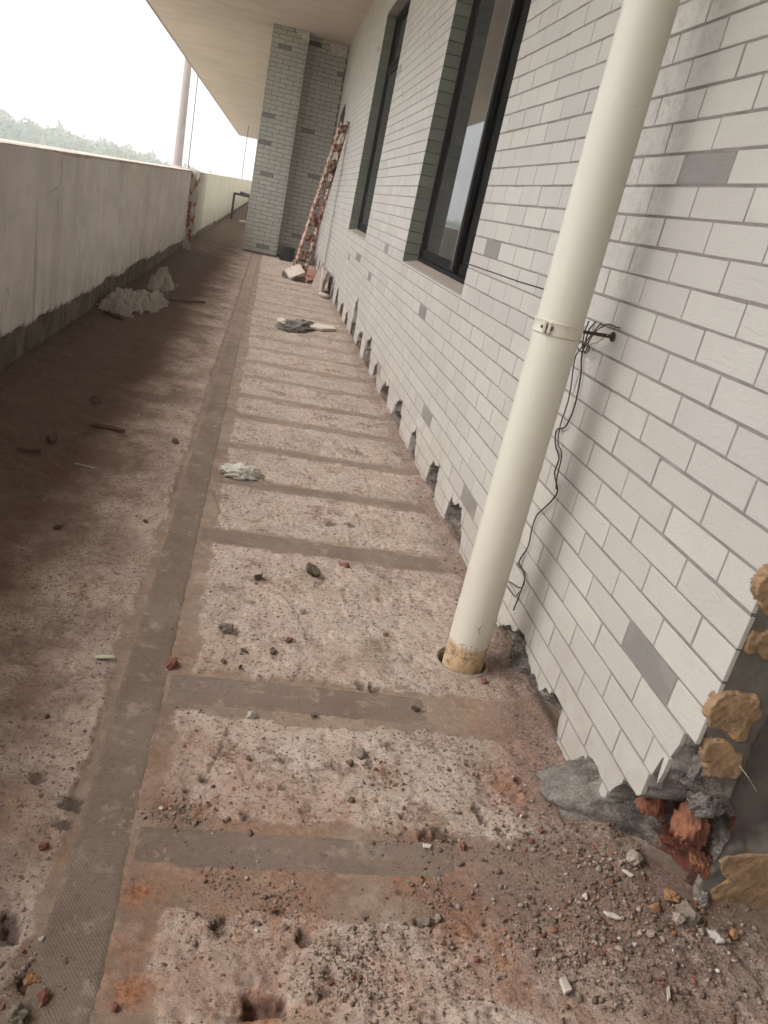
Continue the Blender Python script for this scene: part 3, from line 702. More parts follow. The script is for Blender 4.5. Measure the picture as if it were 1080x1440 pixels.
for i, (y, z, x, s_) in enumerate([(1.075, .262, .880, (.022, .045, .04)), (1.035, .30, .892, (.018, .026, .045)), (1.03, .225, .93, (.03, .03, .05)),
                                    (1.0, .012, .985, (.022, .028, .022)), (1.12, .205, .890, (.02, .035, .03))]):
    chunk('mortar_chunk', M_mchunk, (x, y, z), s_, 320+i, (.3*i, .4*i, .2*i))

# ------------------------------------------------------------------ tiled pillar and recess at the end of the terrace
def tiled_panel(root, x0, x1, y, zlo, darkpx, seed):
    inv = Matrix.Translation(root.location).inverted(); r = random.Random(seed); dk = set()
    for q in darkpx:
        p = at_y(*q, y); k = math.floor((p[2]-ZT0)/TH); off = 0 if k % 2 == 0 else .5; dk.add((k, math.floor((p[0]-x0)/TL-off)))
    tm = {}
    for k in range(-20, 32):
        z0, z1 = max(ZT0+k*TH, zlo), min(ZT0+(k+1)*TH, ZC-.01)
        if z1-z0 < .02: continue
        off = 0 if k % 2 == 0 else .5
        for t in range(-1, 5):
            a, b = max(x0+(t+off)*TL, x0), min(x0+(t+1+off)*TL, x1)
            if b-a < .02: continue
            if z1 > ZC-.10 and r.random() < .3: continue
            key = (round(b-a, 3), round(z1-z0, 3), (k, t) in dk)
            if key not in tm:
                V, Fc = tile_geo((b-a)/2-.0035, (z1-z0)/2-.0035)
                tm[key] = mesh('tile', [(v[1], v[0], v[2]) for v in V], [f[::-1] for f in Fc], M_tile_pd if key[2] else M_tile_p)
            o = link('tile', tm[key], root, ((a+b)/2, y+r.uniform(-.001, .001), (z0+z1)/2), (r.gauss(0, .006), 0, r.gauss(0, .004))); o.matrix_parent_inverse = inv
pil = empty('tiled_pillar', ((XPL+XPR)/2, YP, 0), label='pale tiled pillar standing out at the far end of the terrace', cat='pillar')
inv = Matrix.Translation(pil.location).inverted()
mb = MB(); mb.box((XPL, YP+.0035, -.05), (XPR, YR+.3, ZC+.02)); o = mb.build('pillar_core', M_grout_p, pil); o.matrix_parent_inverse = inv
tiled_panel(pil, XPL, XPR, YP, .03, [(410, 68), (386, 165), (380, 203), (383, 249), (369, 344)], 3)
mb = MB(); mb.box((XPL-.012, YP-.004, .02), (XPL, YP+.03, ZC)); o = mb.build('corner_bead', mat_simple('white_plaster', (.66, .64, .60), .9), pil); o.matrix_parent_inverse = inv
rec = empty('recess_wall', ((XPR+XW)/2, YR, 0), label='shaded tiled end wall set back between the pillar and the long wall', cat='wall')
inv = Matrix.Translation(rec.location).inverted()
mb = MB(); mb.box((XPR, YR+.0035, -.05), (XW+.3, YR+.25, ZC+.02)); o = mb.build('wall_core', M_grout_p, rec); o.matrix_parent_inverse = inv
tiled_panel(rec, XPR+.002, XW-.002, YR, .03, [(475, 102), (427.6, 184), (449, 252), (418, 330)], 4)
# torn plaster under the ceiling over both
M_white = mat_simple('ceiling_filler', (.62, .56, .50), .95)
def plaster_patch(root, P, y, seed):
    inv = Matrix.Translation(root.location).inverted()
    xs_ = np.arange(min(p[0] for p in P), max(p[0] for p in P), .008); zs_ = np.arange(min(p[1] for p in P), max(p[1] for p in P), .008)
    X, Z = np.meshgrid(xs_, zs_, indexing='ij'); d = pdist(X, Z, P)*np.where(inpoly(X, Z, P), 1, -1)+(fbm(X*30, Z*30, 3, seed)-.5)*.05
    Y = y-.012-.006*fbm(X*20, Z*20, 3, seed)+.02*(1-ss(-.004, .006, d)); Fq = grid(*X.shape); keep = (d.ravel() > -.006)[Fq].all(1)
    o = link('torn_plaster', mesh('torn_plaster', np.stack([X, Y, Z], -1).reshape(-1, 3), Fq[keep], M_white, True), root); o.matrix_parent_inverse = inv
plaster_patch(pil, [(-.02, ZC), (-.02, 3.28), (.06, 3.27), (.10, 3.22), (XPR, 3.2), (XPR, ZC)], YP, 201)
plaster_patch(rec, [(.40, ZC), (.42, 3.30), (.55, 3.29), (.6, 3.2), (.72, 3.17), (.84, 3.2), (.84, ZC)], YR, 202)

# ------------------------------------------------------------------ ceiling slab, rooms, building mass
xc = np.linspace(-2.34, 4.5, 60); yc = np.linspace(-8, 50.3, 240); X, Y = np.meshgrid(xc, yc, indexing='ij')
Zc = ZC+(fbm(X*.8, Y*.8, 3, 210)-.5)*.03*ss(-2.34, -2.1, X)*(1-ss(.6, .8, X)*.7)
mb = MB()
me = mesh('ceiling', np.stack([X, Y, Zc], -1).reshape(-1, 3), grid(*X.shape)[:, ::-1].copy(), M_ceil, True)
ceil = tag(link('ceiling', me), kind='structure')
mb = MB(); mb.box((-2.37, -8.03, ZC-.012), (-2.34, 50.33, ZC+.16)); mb.box((-2.34, 50.3, ZC-.012), (4.5, 50.33, ZC+.16)); mb.box((-2.34, -8.03, ZC+.05), (4.5, 50.3, ZC+.16))
mb.build('slab_edge', M_para, ceil)
mb = MB(); mb.box((4.2, -8, -.1), (4.3, 50.3, ZC+.04)); mb.box((2.1, -8, -.1), (2.2, Y0+.08, ZC+.04)); mb.box((1.062, YR+.26, -.1), (4.2, YR+.36, ZC+.04)); mb.box((1.06, Y0+.09, -.1), (4.2, Y0+.2, ZC+.04))
mb.box((1.06, 6.0, -.1), (4.2, 6.1, ZC+.03))
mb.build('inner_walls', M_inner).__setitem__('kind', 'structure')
mb = MB(); mb.box((-1.30, -8, ZG), (4.5, 50.2, -.10)); tag(mb.build('building_base', M_para), kind='structure')

# ------------------------------------------------------------------ parapet
def parapet(y0, y1, label, m, zt0, zt1, seed):
    root = empty('parapet_wall', (XPAR, (y0+y1)/2, 0), label=label, cat='wall'); inv = Matrix.Translation(root.location).inverted()
    yy = [y0]
    while yy[-1] < y1: yy.append(yy[-1]+.012*max(1, abs(yy[-1])/4))
    yy[-1] = y1; zz = np.concatenate([np.arange(-.03, .30, .01), np.linspace(.31, 1, 24)])
    Y, Z = np.meshgrid(np.array(yy), zz, indexing='ij'); top = zt0+(zt1-zt0)*(Y-y0)/(y1-y0)
    Zr = np.where(Z > .305, .305+(Z-.305)/(1-.305)*(top-.305), Z)
    lo = .165+(fbm(Y*2.2, Y*0, 4, seed)-.5)*.10+(vn(Y*26, Y*0, seed)-.5)*.035-.05*ss(8, 12, Y)
    b = ss(-.006, .006, lo-Zr)
    X = XPAR-b*(.022+.02*fbm(Y*14, Z*14, 4, seed+2))+(fbm(Y*1.5, Z*1.5, 3, seed+5)-.5)*.012+(fbm(Y*12, Z*12, 3, seed+6)-.5)*.002*ss(.02, 0, 0)
    chip = ss(.62, .75, fbm(Y*7, Z*0+3, 4, seed+9))*ss(top-.035, top, Zr) if False else 0
    o = link('render_face', mesh('render_face', np.stack([X, Y, Zr], -1).reshape(-1, 3), grid(*Y.shape), m, True), root); o.matrix_parent_inverse = inv
    # exposed base strip is its own rough part
    o.data.attributes.new('raw', 'FLOAT', 'POINT').data.foreach_set('value', b.ravel().astype(np.float32))
    mb = MB()
    mb.add([(XPAR-.008, y0, zt0), (XPAR-.008, y1, zt1), (-1.26, y1, zt1+.004), (-1.26, y0, zt0+.004), (-1.26, y0, -.1), (-1.26, y1, -.1), (XPAR-.05, y0, -.1), (XPAR-.05, y1, -.1)],
           [(0, 1, 2, 3), (3, 2, 5, 4), (0, 3, 4, 6), (1, 7, 5, 2)])
    c = mb.build('wall_core', m, root); c.matrix_parent_inverse = inv
    mb = MB(); r = random.Random(seed); y = y0
    n = 260; V = []; Fc = []
    for i in range(n+1):
        y = y0+(y1-y0)*(i/n)**1.6; zt = zt0+(zt1-zt0)*(y-y0)/(y1-y0); e = .006+.009*float(vn(y*9, 0, seed+20))
        V += [(XPAR-.001+.002*float(vn(y*5, 1, 3)), y, zt-e*1.4), (XPAR+.004, y, zt+.002), (XPAR-.006-e, y, zt+.007), (-1.262, y, zt+.009), (-1.27, y, zt-.01)]
    for i in range(n):
        for k in range(4): Fc.append((i*5+k, i*5+5+k, i*5+6+k, i*5+1+k))
    o = link('coping', mesh('coping', V, Fc, M_cope), root); o.matrix_parent_inverse = inv
    return root
def para_mat(name, A, B):
    M = Mat(name, .9, .2)
    c = M.mix(M.ramp(M.noise(1.1, 5, .6), [(.35, 0.), (.65, 1.)]), A, B)
    c = M.mix(M.ramp(M.noise(4.2, 6, .62, vec=M.pos((1, 1, .16))), [(.52, 0.), (.74, .38)]), c, tuple(v*.55 for v in A))
    c = M.mix(M.ramp(M.noise(2.6, 6, .7, vec=M.pos((1, .8, 1.4))), [(.42, .45), (.6, 0.)]), c, tuple(v*.72 for v in A))
    c = M.mix(M.ramp(M.noise(2.0, 5, .6, vec=M.pos((1, 1, .5))), [(.5, 0.), (.7, .45)]), c, (A[0]*1.2, A[1]*1.16, A[2]*1.05))
    g = M.n('ShaderNodeNewGeometry'); sx = M.n('ShaderNodeSeparateXYZ'); M.l(g.outputs['Position'], sx.inputs[0])
    sp = M.math('MULTIPLY', M.math('SUBTRACT', 1., M.math('MULTIPLY', sx.outputs['Z'], 1.9), True), M.ramp(M.noise(6, 6, .7, vec=M.pos((1, 1, .5))), [(.36, 0.), (.62, .8)]))
    c = M.mix(sp, c, (.36, .30, .245))
    raw = M.mix(M.ramp(M.noise(9, 6, .7, vec=M.pos((1, 1, .5))), [(.38, 0.), (.62, 1.)]), (.085, .08, .062), (.22, .17, .13)); c = M.mix(M.attr('raw'), c, raw)
    ck = M.vor(1.3, M.pos((1, .8, 1.3)), 'DISTANCE_TO_EDGE'); c = M.mix(M.math('MULTIPLY', M.ramp(M.math('ADD', ck.outputs['Distance'], M.math('MULTIPLY', M.noise(14, 4, .7), .03)), [(.014, .6), (.019, 0.)]), M.ramp(M.noise(1.7, 3), [(.48, 0.), (.56, 1.)])), c, (.20, .17, .15))
    c = M.mix(M.math('MULTIPLY', M.ramp(M.noise(11, 5, .6, vec=M.pos((1, 1, .05))), [(.60, 0.), (.70, .5)]), M.ramp(M.noise(1.3, 3), [(.45, 0.), (.6, 1.)])), c, (.24, .215, .19))
    M.color(c); p = M.bump(M.noise(24, 6, .65), .4, .004); M.bump(M.noise(260, 3), .3, .0006, p); return M.m
M_para = para_mat('parapet_render_near', (.74, .70, .67), (.78, .75, .72)); M_para2 = para_mat('parapet_render_distant', (.66, .64, .57), (.60, .575, .52))
M_cope = mat_simple('coping_mortar', (.60, .545, .48), .95, (.44, .39, .34), 12)
mb = MB(); mb.box((XPL+.002, YR+.302, -.1), (XPL+.15, 50.2, ZC+.03)); tag(mb.build('far_wall', M_para2), 'plain pale wall running on behind the tiled pillar', 'wall')
parapet(-8, 12.02, 'grey rendered parapet with dirty broken base beside the moist shaded floor', M_para, .985, 1.045, 220)
parapet(12.3, 50.2, 'farther lighter parapet with dark streaks beyond the brick joint', M_para2, 1.045, 1.10, 260)
# broken pier between the two lengths
pier = empty('broken_pier', (-1.09, 12.15, 0), label='chipped narrow pier of red brick and plaster between the two parapets', cat='pier'); inv = Matrix.Translation(pier.location).inverted()
r = random.Random(5)
M_bfar = mat_simple('pier_brick', (.40, .14, .08), .95, (.28, .10, .06), 30, .6, .004)
for i in range(17):
    z = .0+i*.061; w0 = r.uniform(.075, .10)
    mb = MB(); mb.box((-1.16, 12.0+r.uniform(0, .02), z), (-1.13+w0, 12.26, z+.054))
    o = bevel(mb.build('brick', M_bfar, pier, attrs=False), .004, 1); o.matrix_parent_inverse = inv
V = []; Fc = []
zz = np.arange(0, 1.07, .012); xx = np.linspace(-1.16, -1.02, 16); X, Z = np.meshgrid(xx, zz, indexing='ij')
d = .12*ss(.2, 1.0, Z)+fbm(X*16, Z*11, 4, 230)-.47; Y = 11.985+(fbm(X*30, Z*30, 3, 231))*.012; Fq = grid(*X.shape); keep = (d.ravel() > 0)[Fq].all(1)
o = link('plaster_skin', mesh('plaster_skin', np.stack([X, Y, Z], -1).reshape(-1, 3), Fq[keep], M_cope, True), pier); o.matrix_parent_inverse = inv
mb = MB(); mb.box((-1.17, 12.03, 0), (-1.085, 12.29, 1.055)); o = mb.build('pier_core', M_cope, pier); o.matrix_parent_inverse = inv

# ------------------------------------------------------------------ downpipe
def pvc_mat():
    M = Mat('pvc_pipe', .38, .45)
    c = M.mix(M.ramp(M.noise(3, 5, .6, vec=M.pos((1, 1, .3))), [(.4, 0.), (.7, 1.)]), (.62, .585, .505), (.56, .52, .44))
    g = M.n('ShaderNodeNewGeometry'); sx = M.n('ShaderNodeSeparateXYZ'); M.l(g.outputs['Position'], sx.inputs[0])
    nz = M.math('MULTIPLY', M.noise(14, 5, .6), .07)
    lowm = M.ramp(M.math('ADD', sx.outputs['Z'], nz), [(.105, 1.), (.122, 0.)]); c2 = M.mix(M.ramp(M.noise(22, 5, .7), [(.4, 0.), (.62, 1.)]), (.52, .40, .25), (.42, .27, .14))
    blk = M.math('MULTIPLY', M.ramp(M.noise(45, 6, .75), [(.47, 0.), (.62, 1.)]), M.ramp(M.noise(9, 3, .6), [(.4, .3), (.6, 1.)]))
    c2 = M.mix(blk, c2, (.13, .09, .055)); c = M.mix(lowm, c, c2)
    c = M.mix(M.ramp(M.noise(70, 4, .7), [(.66, 0.), (.74, .5)]), c, (.40, .33, .25)); M.color(c)
    spl = M.ramp(M.math('SUBTRACT', sx.outputs['Z'], M.math('MULTIPLY', M.noise(34, 6, .85), .9)), [(.0, .75), (.12, 0.)]); c = M.mix(spl, c, (.36, .28, .21))
    c = M.mix(M.ramp(M.noise(26, 6, .8, vec=M.pos((1, 1, .25))), [(.62, 0.), (.72, .35)]), c, (.40, .36, .30))
    M.l(M.math('ADD', .36, M.math('MULTIPLY', lowm, .5)), M.b.inputs['Roughness'])
    M.bump(M.noise(8, 3), .08, .002); return M.m
M_pvc = pvc_mat(); M_pvc2 = mat_simple('pvc_clamp', (.60, .56, .47), .45, (.5, .46, .38), 15, .1)
PX, PY, PR = .686, 1.768, .055
def lathe(cx, cy, prof, n=48):
    V = []; Fc = []
    for r_, z in prof:
        for k in range(n): a = 2*math.pi*k/n; V.append((cx+r_*math.cos(a), cy+r_*math.sin(a), z))
    for i in range(len(prof)-1):
        for k in range(n): Fc.append((i*n+k, i*n+(k+1) % n, (i+1)*n+(k+1) % n, (i+1)*n+k))
    return V, Fc
pipe = empty('downpipe', (PX, PY, 0), label='cream plastic rainwater downpipe standing in front of the tiled wall', cat='pipe'); pinv = Matrix.Translation(pipe.location).inverted()
def pp(o): o.parent = pipe; o.matrix_parent_inverse = pinv; return o
pp(link('pipe', mesh('pipe', *lathe(PX, PY, [(PR-.004, -.045), (PR, -.045)]+[(PR, z) for z in np.linspace(.0, ZC-.002, 40)]), M_pvc, True)))
ZB = .925
pp(link('clamp', mesh('clamp', *lathe(PX, PY, [(PR+.0005, ZB-.017), (PR+.0030, ZB-.016), (PR+.0036, ZB-.013), (PR+.0024, ZB-.011), (PR+.0026, ZB+.011), (PR+.0036, ZB+.013), (PR+.0030, ZB+.016), (PR+.0005, ZB+.017)]), M_pvc2, True)))
dcam = Vector((-PX, -PY, 0)).normalized(); sdv = Vector((-dcam.y, dcam.x, 0))
def clampbox(name, f, s_, z, hx, hs, hz, m):
    c = Vector((PX, PY, z))+dcam*f+sdv*s_; mb = MB(); mb.box((-hx, -hs, -hz), (hx, hs, hz)); me = mesh(name, mb.V, mb.F, m)
    o = link(name, me, None, c, (0, 0, math.atan2(dcam.y, dcam.x))); o.parent = pipe; o.matrix_parent_inverse = pinv; bevel(o, .0015); return o
for k in (0, 1):
    clampbox('clamp_lug', PR*.86+.006, -.030+.011*k*1.0, ZB, .009, .0035, .012, M_pvc2)
clampbox('clamp_bolt', PR*.86+.010, -.0245, ZB, .0035, .014, .0035, mat_simple('rusty_bolt', (.10, .06, .04), .7, (.05, .035, .03)))
mb = MB(); mb.tube([(PX+.045, PY+.02, ZB), (PX+.08, PY+.03, ZB), (XW+.0, PY+.035, ZB+.002)], [.004, .004, .005], 8)
bracket_m = mat_simple('bracket_steel', (.09, .07, .055), .7, (.05, .04, .035)); pp(mb.build('bracket', bracket_m))
mb = MB(); V, Fc = lathe(0, 0, [(.0, 0), (.010, 0), (.012, .003), (.010, .005)], 20); V = [(XW-v[2], PY+.035+v[0], ZB+.002+v[1]) for v in V]; pp(link('wall_plate', mesh('wall_plate', V, Fc, bracket_m)))
def on_pipe(px, py):
    d = ray(px, py); a = d[0]**2+d[1]**2; b = -2*(d[0]*PX+d[1]*PY); c = PX**2+PY**2-(PR+.0004)**2; q = b*b-4*a*c
    t = (-b-math.sqrt(max(q, 0)))/(2*a); v = d*t; return Vector((v[0], v[1], v[2]+CAM_H))
M_mark = mat_simple('pen_mark', (.13, .09, .055), .8, (.30, .22, .14), 90)
mb = MB()
for L in ([(679, 878), (673, 886), (675, 893)], [(669, 881), (674, 886)], [(645, 906), (655, 907)], [(650, 907), (649, 918)], [(656, 910), (654, 920)], [(659, 909), (664, 910), (659, 919), (664, 920)], [(669, 911), (667, 921), (672, 920), (672, 913), (669, 911)], [(646, 924), (652, 928), (658, 925)], [(660, 926), (668, 927)]):
    Q = []
    for a, b in zip(L[:-1], L[1:]):
        for k in range(4): Q.append(on_pipe(a[0]+(b[0]-a[0])*k/4, a[1]+(b[1]-a[1])*k/4))
    Q.append(on_pipe(*L[-1])); mb.tube([q+Vector((0, 0, random.uniform(-.0008, .0008))) for q in Q], [random.uniform(.0004, .0010) for _ in Q], 5)
tag(pp(mb.build('scratch_marks', M_mark)), kind='stuff')
# sleeve ring in the floor
rg = link('floor_sleeve', mesh('floor_sleeve', *lathe(PX-.002, PY+.006, [(.066, -.05), (.066, .006), (.069, .011), (.074, .009), (.078, .002), (.082, -.004)]), mat_simple('sleeve', (.36, .29, .235), .9, (.22, .17, .13), 30, .6, .003), True))
tag(rg, 'mortar ringed drain sleeve in the floor round the foot of the downpipe', 'drain ring')

# ------------------------------------------------------------------ wires
M_wire = mat_simple('wire_black', (.035, .028, .024), .6, (.06, .045, .035)); M_wirel = mat_simple('wire_pale', (.50, .44, .33), .6)
wt = empty('tangled_wire', tuple(at_x(840, 458, XW)), label='tangle of thin dark wire hanging from the pipe bracket down the tiles', cat='wire'); winv = Matrix.Translation(wt.location).inverted()
def wire(L, off, r_, m, name='strand', jit=.003):
    P = []
    for i, (a, b) in enumerate(L): p = at_x(a, b, XW-off[i] if isinstance(off, (list, tuple)) else XW-off); P.append(Vector(p))
    Q = []; n = 6
    for i in range(len(P)-1):
        p0 = P[max(i-1, 0)]; p1 = P[i]; p2 = P[i+1]; p3 = P[min(i+2, len(P)-1)]
        for k in range(n):
            t = k/n; Q.append(.5*((2*p1)+(p2-p0)*t+(2*p0-5*p1+4*p2-p3)*t*t+(3*p1-p0-3*p2+p3)*t**3)+Vector((random.uniform(-.3, 0), random.uniform(-1, 1), random.uniform(-1, 1)))*jit*.3)
    Q.append(P[-1]); mb = MB(); mb.tube(Q, r_, 6); o = mb.build(name, m, wt, True); o.matrix_parent_inverse = winv; return o
wire([(838, 452), (828, 465), (822, 485), (818, 500), (817, 525), (812, 555), (805, 580), (795, 600), (783, 605), (781, 625), (786, 645), (780, 665), (784, 690), (775, 705), (755, 725), (748, 745), (742, 770), (730, 790), (738, 810), (733, 830), (722, 858)], .008, 0.0022, M_wire)
wire([(845, 455), (832, 470), (820, 486), (810, 500), (806, 520), (800, 560), (788, 598), (785, 622), (790, 640), (784, 668), (782, 688)], .014, 0.0018, M_wire)
wire([(850, 458), (838, 466), (825, 484), (818, 494), (812, 488), (816, 480), (826, 486), (822, 496)], .018, 0.0019, M_wire)
wire([(828, 452), (822, 468), (819, 488), (824, 497), (829, 488), (824, 481)], .024, 0.0019, M_wire)
wire([(733, 785), (728, 795), (738, 805), (734, 826), (716, 818), (712, 822), (724, 838), (730, 832)], .012, 0.0016, M_wire)
wire([(872, 462), (862, 458), (855, 456), (845, 458)], .010, 0.0016, M_wire)
wire([(856, 470), (848, 476), (838, 482), (830, 484)], .020, 0.0016, M_wirel)
mb = MB(); mb.tube([Vector(at_x(a, b, XW-.0030)) for a, b in ((655, 370), (690, 382), (730, 396), (790, 414))], .0019, 6); tag(mb.build('cable', M_wire), 'thin black cable running flat over the tiles from the window to the downpipe', 'cable')
mb = MB(); mb.tube([at_y(1040, 1077, Y0-.02), at_y(1052, 1093, Y0-.035), at_y(1064, 1113, Y0-.03)], .0009, 5); tag(mb.build('straw', M_wirel), 'pale straw sticking out under the yellow adhesive at the broken corner', 'straw')

# ------------------------------------------------------------------ loose rubble
def ground_h(x, y): return float(floor_fields(np.array([x]), np.array([y]))[0][0])
def col_mat(name, c, c2=None): return mat_simple(name, c, .92, c2, 60, .6, .002)
MC = {'grey': col_mat('lump_grey', (.25, .20, .16), (.13, .10, .08)), 'dark': col_mat('lump_dark', (.14, .105, .08), (.06, .045, .035)), 'red': col_mat('lump_red', (.235, .095, .065), (.12, .055, .042)),
      'orange': col_mat('lump_orange', (.36, .19, .09), (.20, .11, .06)), 'white': col_mat('lump_white', (.52, .48, .43), (.34, .30, .26)), 'pale': col_mat('lump_pale', (.40, .33, .28), (.25, .20, .165)), 'green': col_mat('lump_greenish', (.25, .215, .165), (.14, .12, .09))}
ROCKS = [(437, 804, 26, 'dark', 'largest dark concrete lump on the pale panel left of the downpipe', 9), (317, 885, 24, 'grey', 'squarish grey concrete lump near the left edge of the pale panel', 12), (363, 811, 14, 'dark', 'small brown lump left of the largest dark lump', 3),
 (486, 794, 14, 'red', 'crumbled reddish lump right of the largest dark lump', 4), (405, 902, 12, 'red', 'lone red brick chip on the pale panel', 5), (382, 918, 12, 'dark', 'dark flat crumb just below and left of the red brick chip', 6), (343, 917, 9, 'dark', 'small dark pebble under the squarish grey lump', 7),
 (241, 931, 22, 'red', 'red brick crumb where the long band meets the second nearest cross band', 8), (337, 941, 9, 'dark', 'brown pebble just above the second nearest cross band', 13), (313, 933, 10, 'dark', 'dark pebble next to the start of the second nearest cross band', 14),
 (352, 1006, 16, 'white', 'white plaster crumb at the lower edge of the second nearest cross band', 15), (440, 1004, 13, 'dark', 'dark crumb on the lower edge of the second nearest cross band', 16), (585, 996, 15, 'dark', 'dark crumb in the middle of the second nearest cross band', 17), (348, 1069, 9, 'dark', 'dark pebble in the middle of the pitted panel', 18),
 (505, 1060, 20, 'green', 'flat greenish chip on the pitted panel', 19), (492, 1077, 12, 'dark', 'dark stone below the flat greenish chip', 20), (527, 1125, 11, 'orange', 'orange brick crumb on the right of the pitted panel', 21), (493, 1128, 11, 'dark', 'dark stone left of the orange crumb', 22),
 (350, 1170, 12, 'dark', 'lone dark lump at the left part of the nearest cross band', 23), (45, 1374, 24, 'orange', 'orange brick piece at the bottom left beside the long band', 24), (62, 1400, 22, 'red', 'pinkish brick piece lying on the long band below the orange piece', 25), (24, 1425, 30, 'green', 'greenish lump in the bottom left corner', 26),
 (59, 1319, 9, 'white', 'white pebble at the left edge of the long band', 27), (161, 1416, 12, 'red', 'small red crumb on the rusty border right of the long band', 28), (596, 1296, 20, 'green', 'grey green stone on the brown ground below the nearest cross band', 29), (615, 1292, 16, 'green', 'smaller grey green stone touching the one below the nearest cross band', 30),
 (877, 1203, 26, 'grey', 'brownish stone at the mouth of the broken wall corner', 31), (885, 1218, 27, 'pale', 'pale rounded stone in front of the brownish stone at the broken corner', 32), (819, 1266, 12, 'white', 'white chip left of the stones at the broken corner', 34), (650, 1190, 14, 'red', 'dark red crumb on the right end of the nearest cross band', 35),
 (935, 1272, 24, 'orange', 'orange brick lump in the heap before the broken corner', 36), (915, 1288, 18, 'orange', 'smaller orange brick lump left of the larger one in the heap', 37), (960, 1292, 30, 'grey', 'large grey mortar lump at the foot of the return wall', 38), (948, 1300, 20, 'pale', 'pale pinkish lump in the heap before the return wall', 39),
 (997, 1324, 14, 'white', 'white stone before the foot of the return wall', 40), (1005, 1330, 15, 'white', 'second white stone touching the one at the foot of the return wall', 41), (1026, 1320, 15, 'orange', 'brownish orange stone right of the two white stones', 42), (975, 1262, 18, 'grey', 'grey chunk at the lower edge of the broken return face', 43),
 (910, 1323, 13, 'pale', 'pale pink pebble below the orange brick lumps', 45), (888, 1336, 8, 'white', 'small round pale pebble below the pale pink one', 46), (811, 1405, 13, 'green', 'grey pebble beside the white tile chip at the bottom', 47), (733, 1171, 12, 'pale', 'pale chip below the grey mortar lump of the wall', 48), (758, 1172, 12, 'red', 'red crumb next to the grey mortar lump of the wall', 49),
 (66, 1010, 8, 'dark', 'dark pebble left of the long band at mid height', 50), (60, 1192, 14, 'red', 'reddish lump on the pale ground left of the long band', 51), (246, 619, 14, 'dark', 'dark stone at the left edge of the long band farther off', 52), (73, 618, 18, 'dark', 'dark lump on the moist shaded floor near the rusty stick', 53),
 (134, 563, 18, 'dark', 'dark lump on the moist shaded floor above the rusty stick', 54), (205, 733, 9, 'dark', 'small dark lump left of the long band by the third cross band', 55), (82, 743, 14, 'dark', 'brown lump on the brown floor left of the long band', 56), (529, 842, 8, 'orange', 'tiny orange crumb on the pale panel before the downpipe', 57), (541, 894, 8, 'red', 'tiny rust red crumb on the pale panel near the downpipe foot', 58), (680, 958, 12, 'red', 'reddish crumb right beside the foot of the downpipe', 59)]
for (px, py, sz, cm, lab, sd_) in ROCKS:
    p = at_z(px, py+sz*.25); dist = math.dist(p, (0, 0, CAM_H)); s_ = sz*dist/F_PX*.48
    V, Fc = rockV(4 if sz > 18 else 3, 500+sd_, .9, .75); V = V*(1+.16*(fbm(V[:, 0]*7+V[:, 2]*5, V[:, 1]*7-V[:, 2]*3, 3, sd_)-.5))[:, None]; V = V*s_; z = ground_h(p[0], p[1])
    o = link('rubble_lump', mesh('rubble_lump', V, Fc, MC[cm]), None, (p[0], p[1], z-V[:, 2].min()*.68), (0, 0, sd_*1.3)); tag(o, lab, 'rubble')
def chip(name, L, th, m, lab, cat, z=.004, bend=0):
    P = [at_z(a, b) for a, b in L]; mb = MB(); n = len(P); zz = [ground_h(p[0], p[1])+z+bend*(i % 2) for i, p in enumerate(P)]; zc = max(zz)
    V = [(p[0], p[1], zc) for p in P]+[(p[0], p[1], zc+th) for p in P]
    Fc = [tuple(range(n-1, -1, -1)), tuple(range(n, 2*n))]+[(i, (i+1) % n, n+(i+1) % n, n+i) for i in range(n)]
    mb.add(V, Fc); return tag(bevel(mb.build(name, m), .001, 1), lab, cat)
M_ceram = mat_simple('chip_ceramic', (.58, .54, .48), .6, (.40, .35, .30), 40, .3)
chip('tile_chip', [(783, 1386), (791, 1383), (801, 1402), (790, 1407)], .007, M_ceram, 'white broken tile chip lying at the bottom of the view', 'tile chip')
chip('tile_chip', [(933, 1398), (937, 1394), (939, 1412), (934, 1418)], .004, M_ceram, 'narrow upright white sliver on the dirt near the bottom', 'tile chip')
chip('tile_chip', [(866, 1241), (872, 1241), (884, 1250), (880, 1252)], .004, M_ceram, 'thin white sliver below the pale rounded stone', 'tile chip')
chip('tile_chip', [(843, 1293), (858, 1296), (870, 1304), (862, 1304), (850, 1300)], .005, M_ceram, 'white curved tile chip left of the orange heap', 'tile chip')
chip('cigarette_stub', [(133, 928), (160, 927), (161, 931), (134, 932)], .004, mat_simple('stub', (.62, .58, .45), .7), 'pale cigarette stub beside the long band', 'cigarette stub')
chip('tile_chip', [(593, 1190), (606, 1192), (604, 1197), (594, 1195)], .004, M_ceram, 'white tile sliver on the right end of the nearest cross band', 'tile chip')

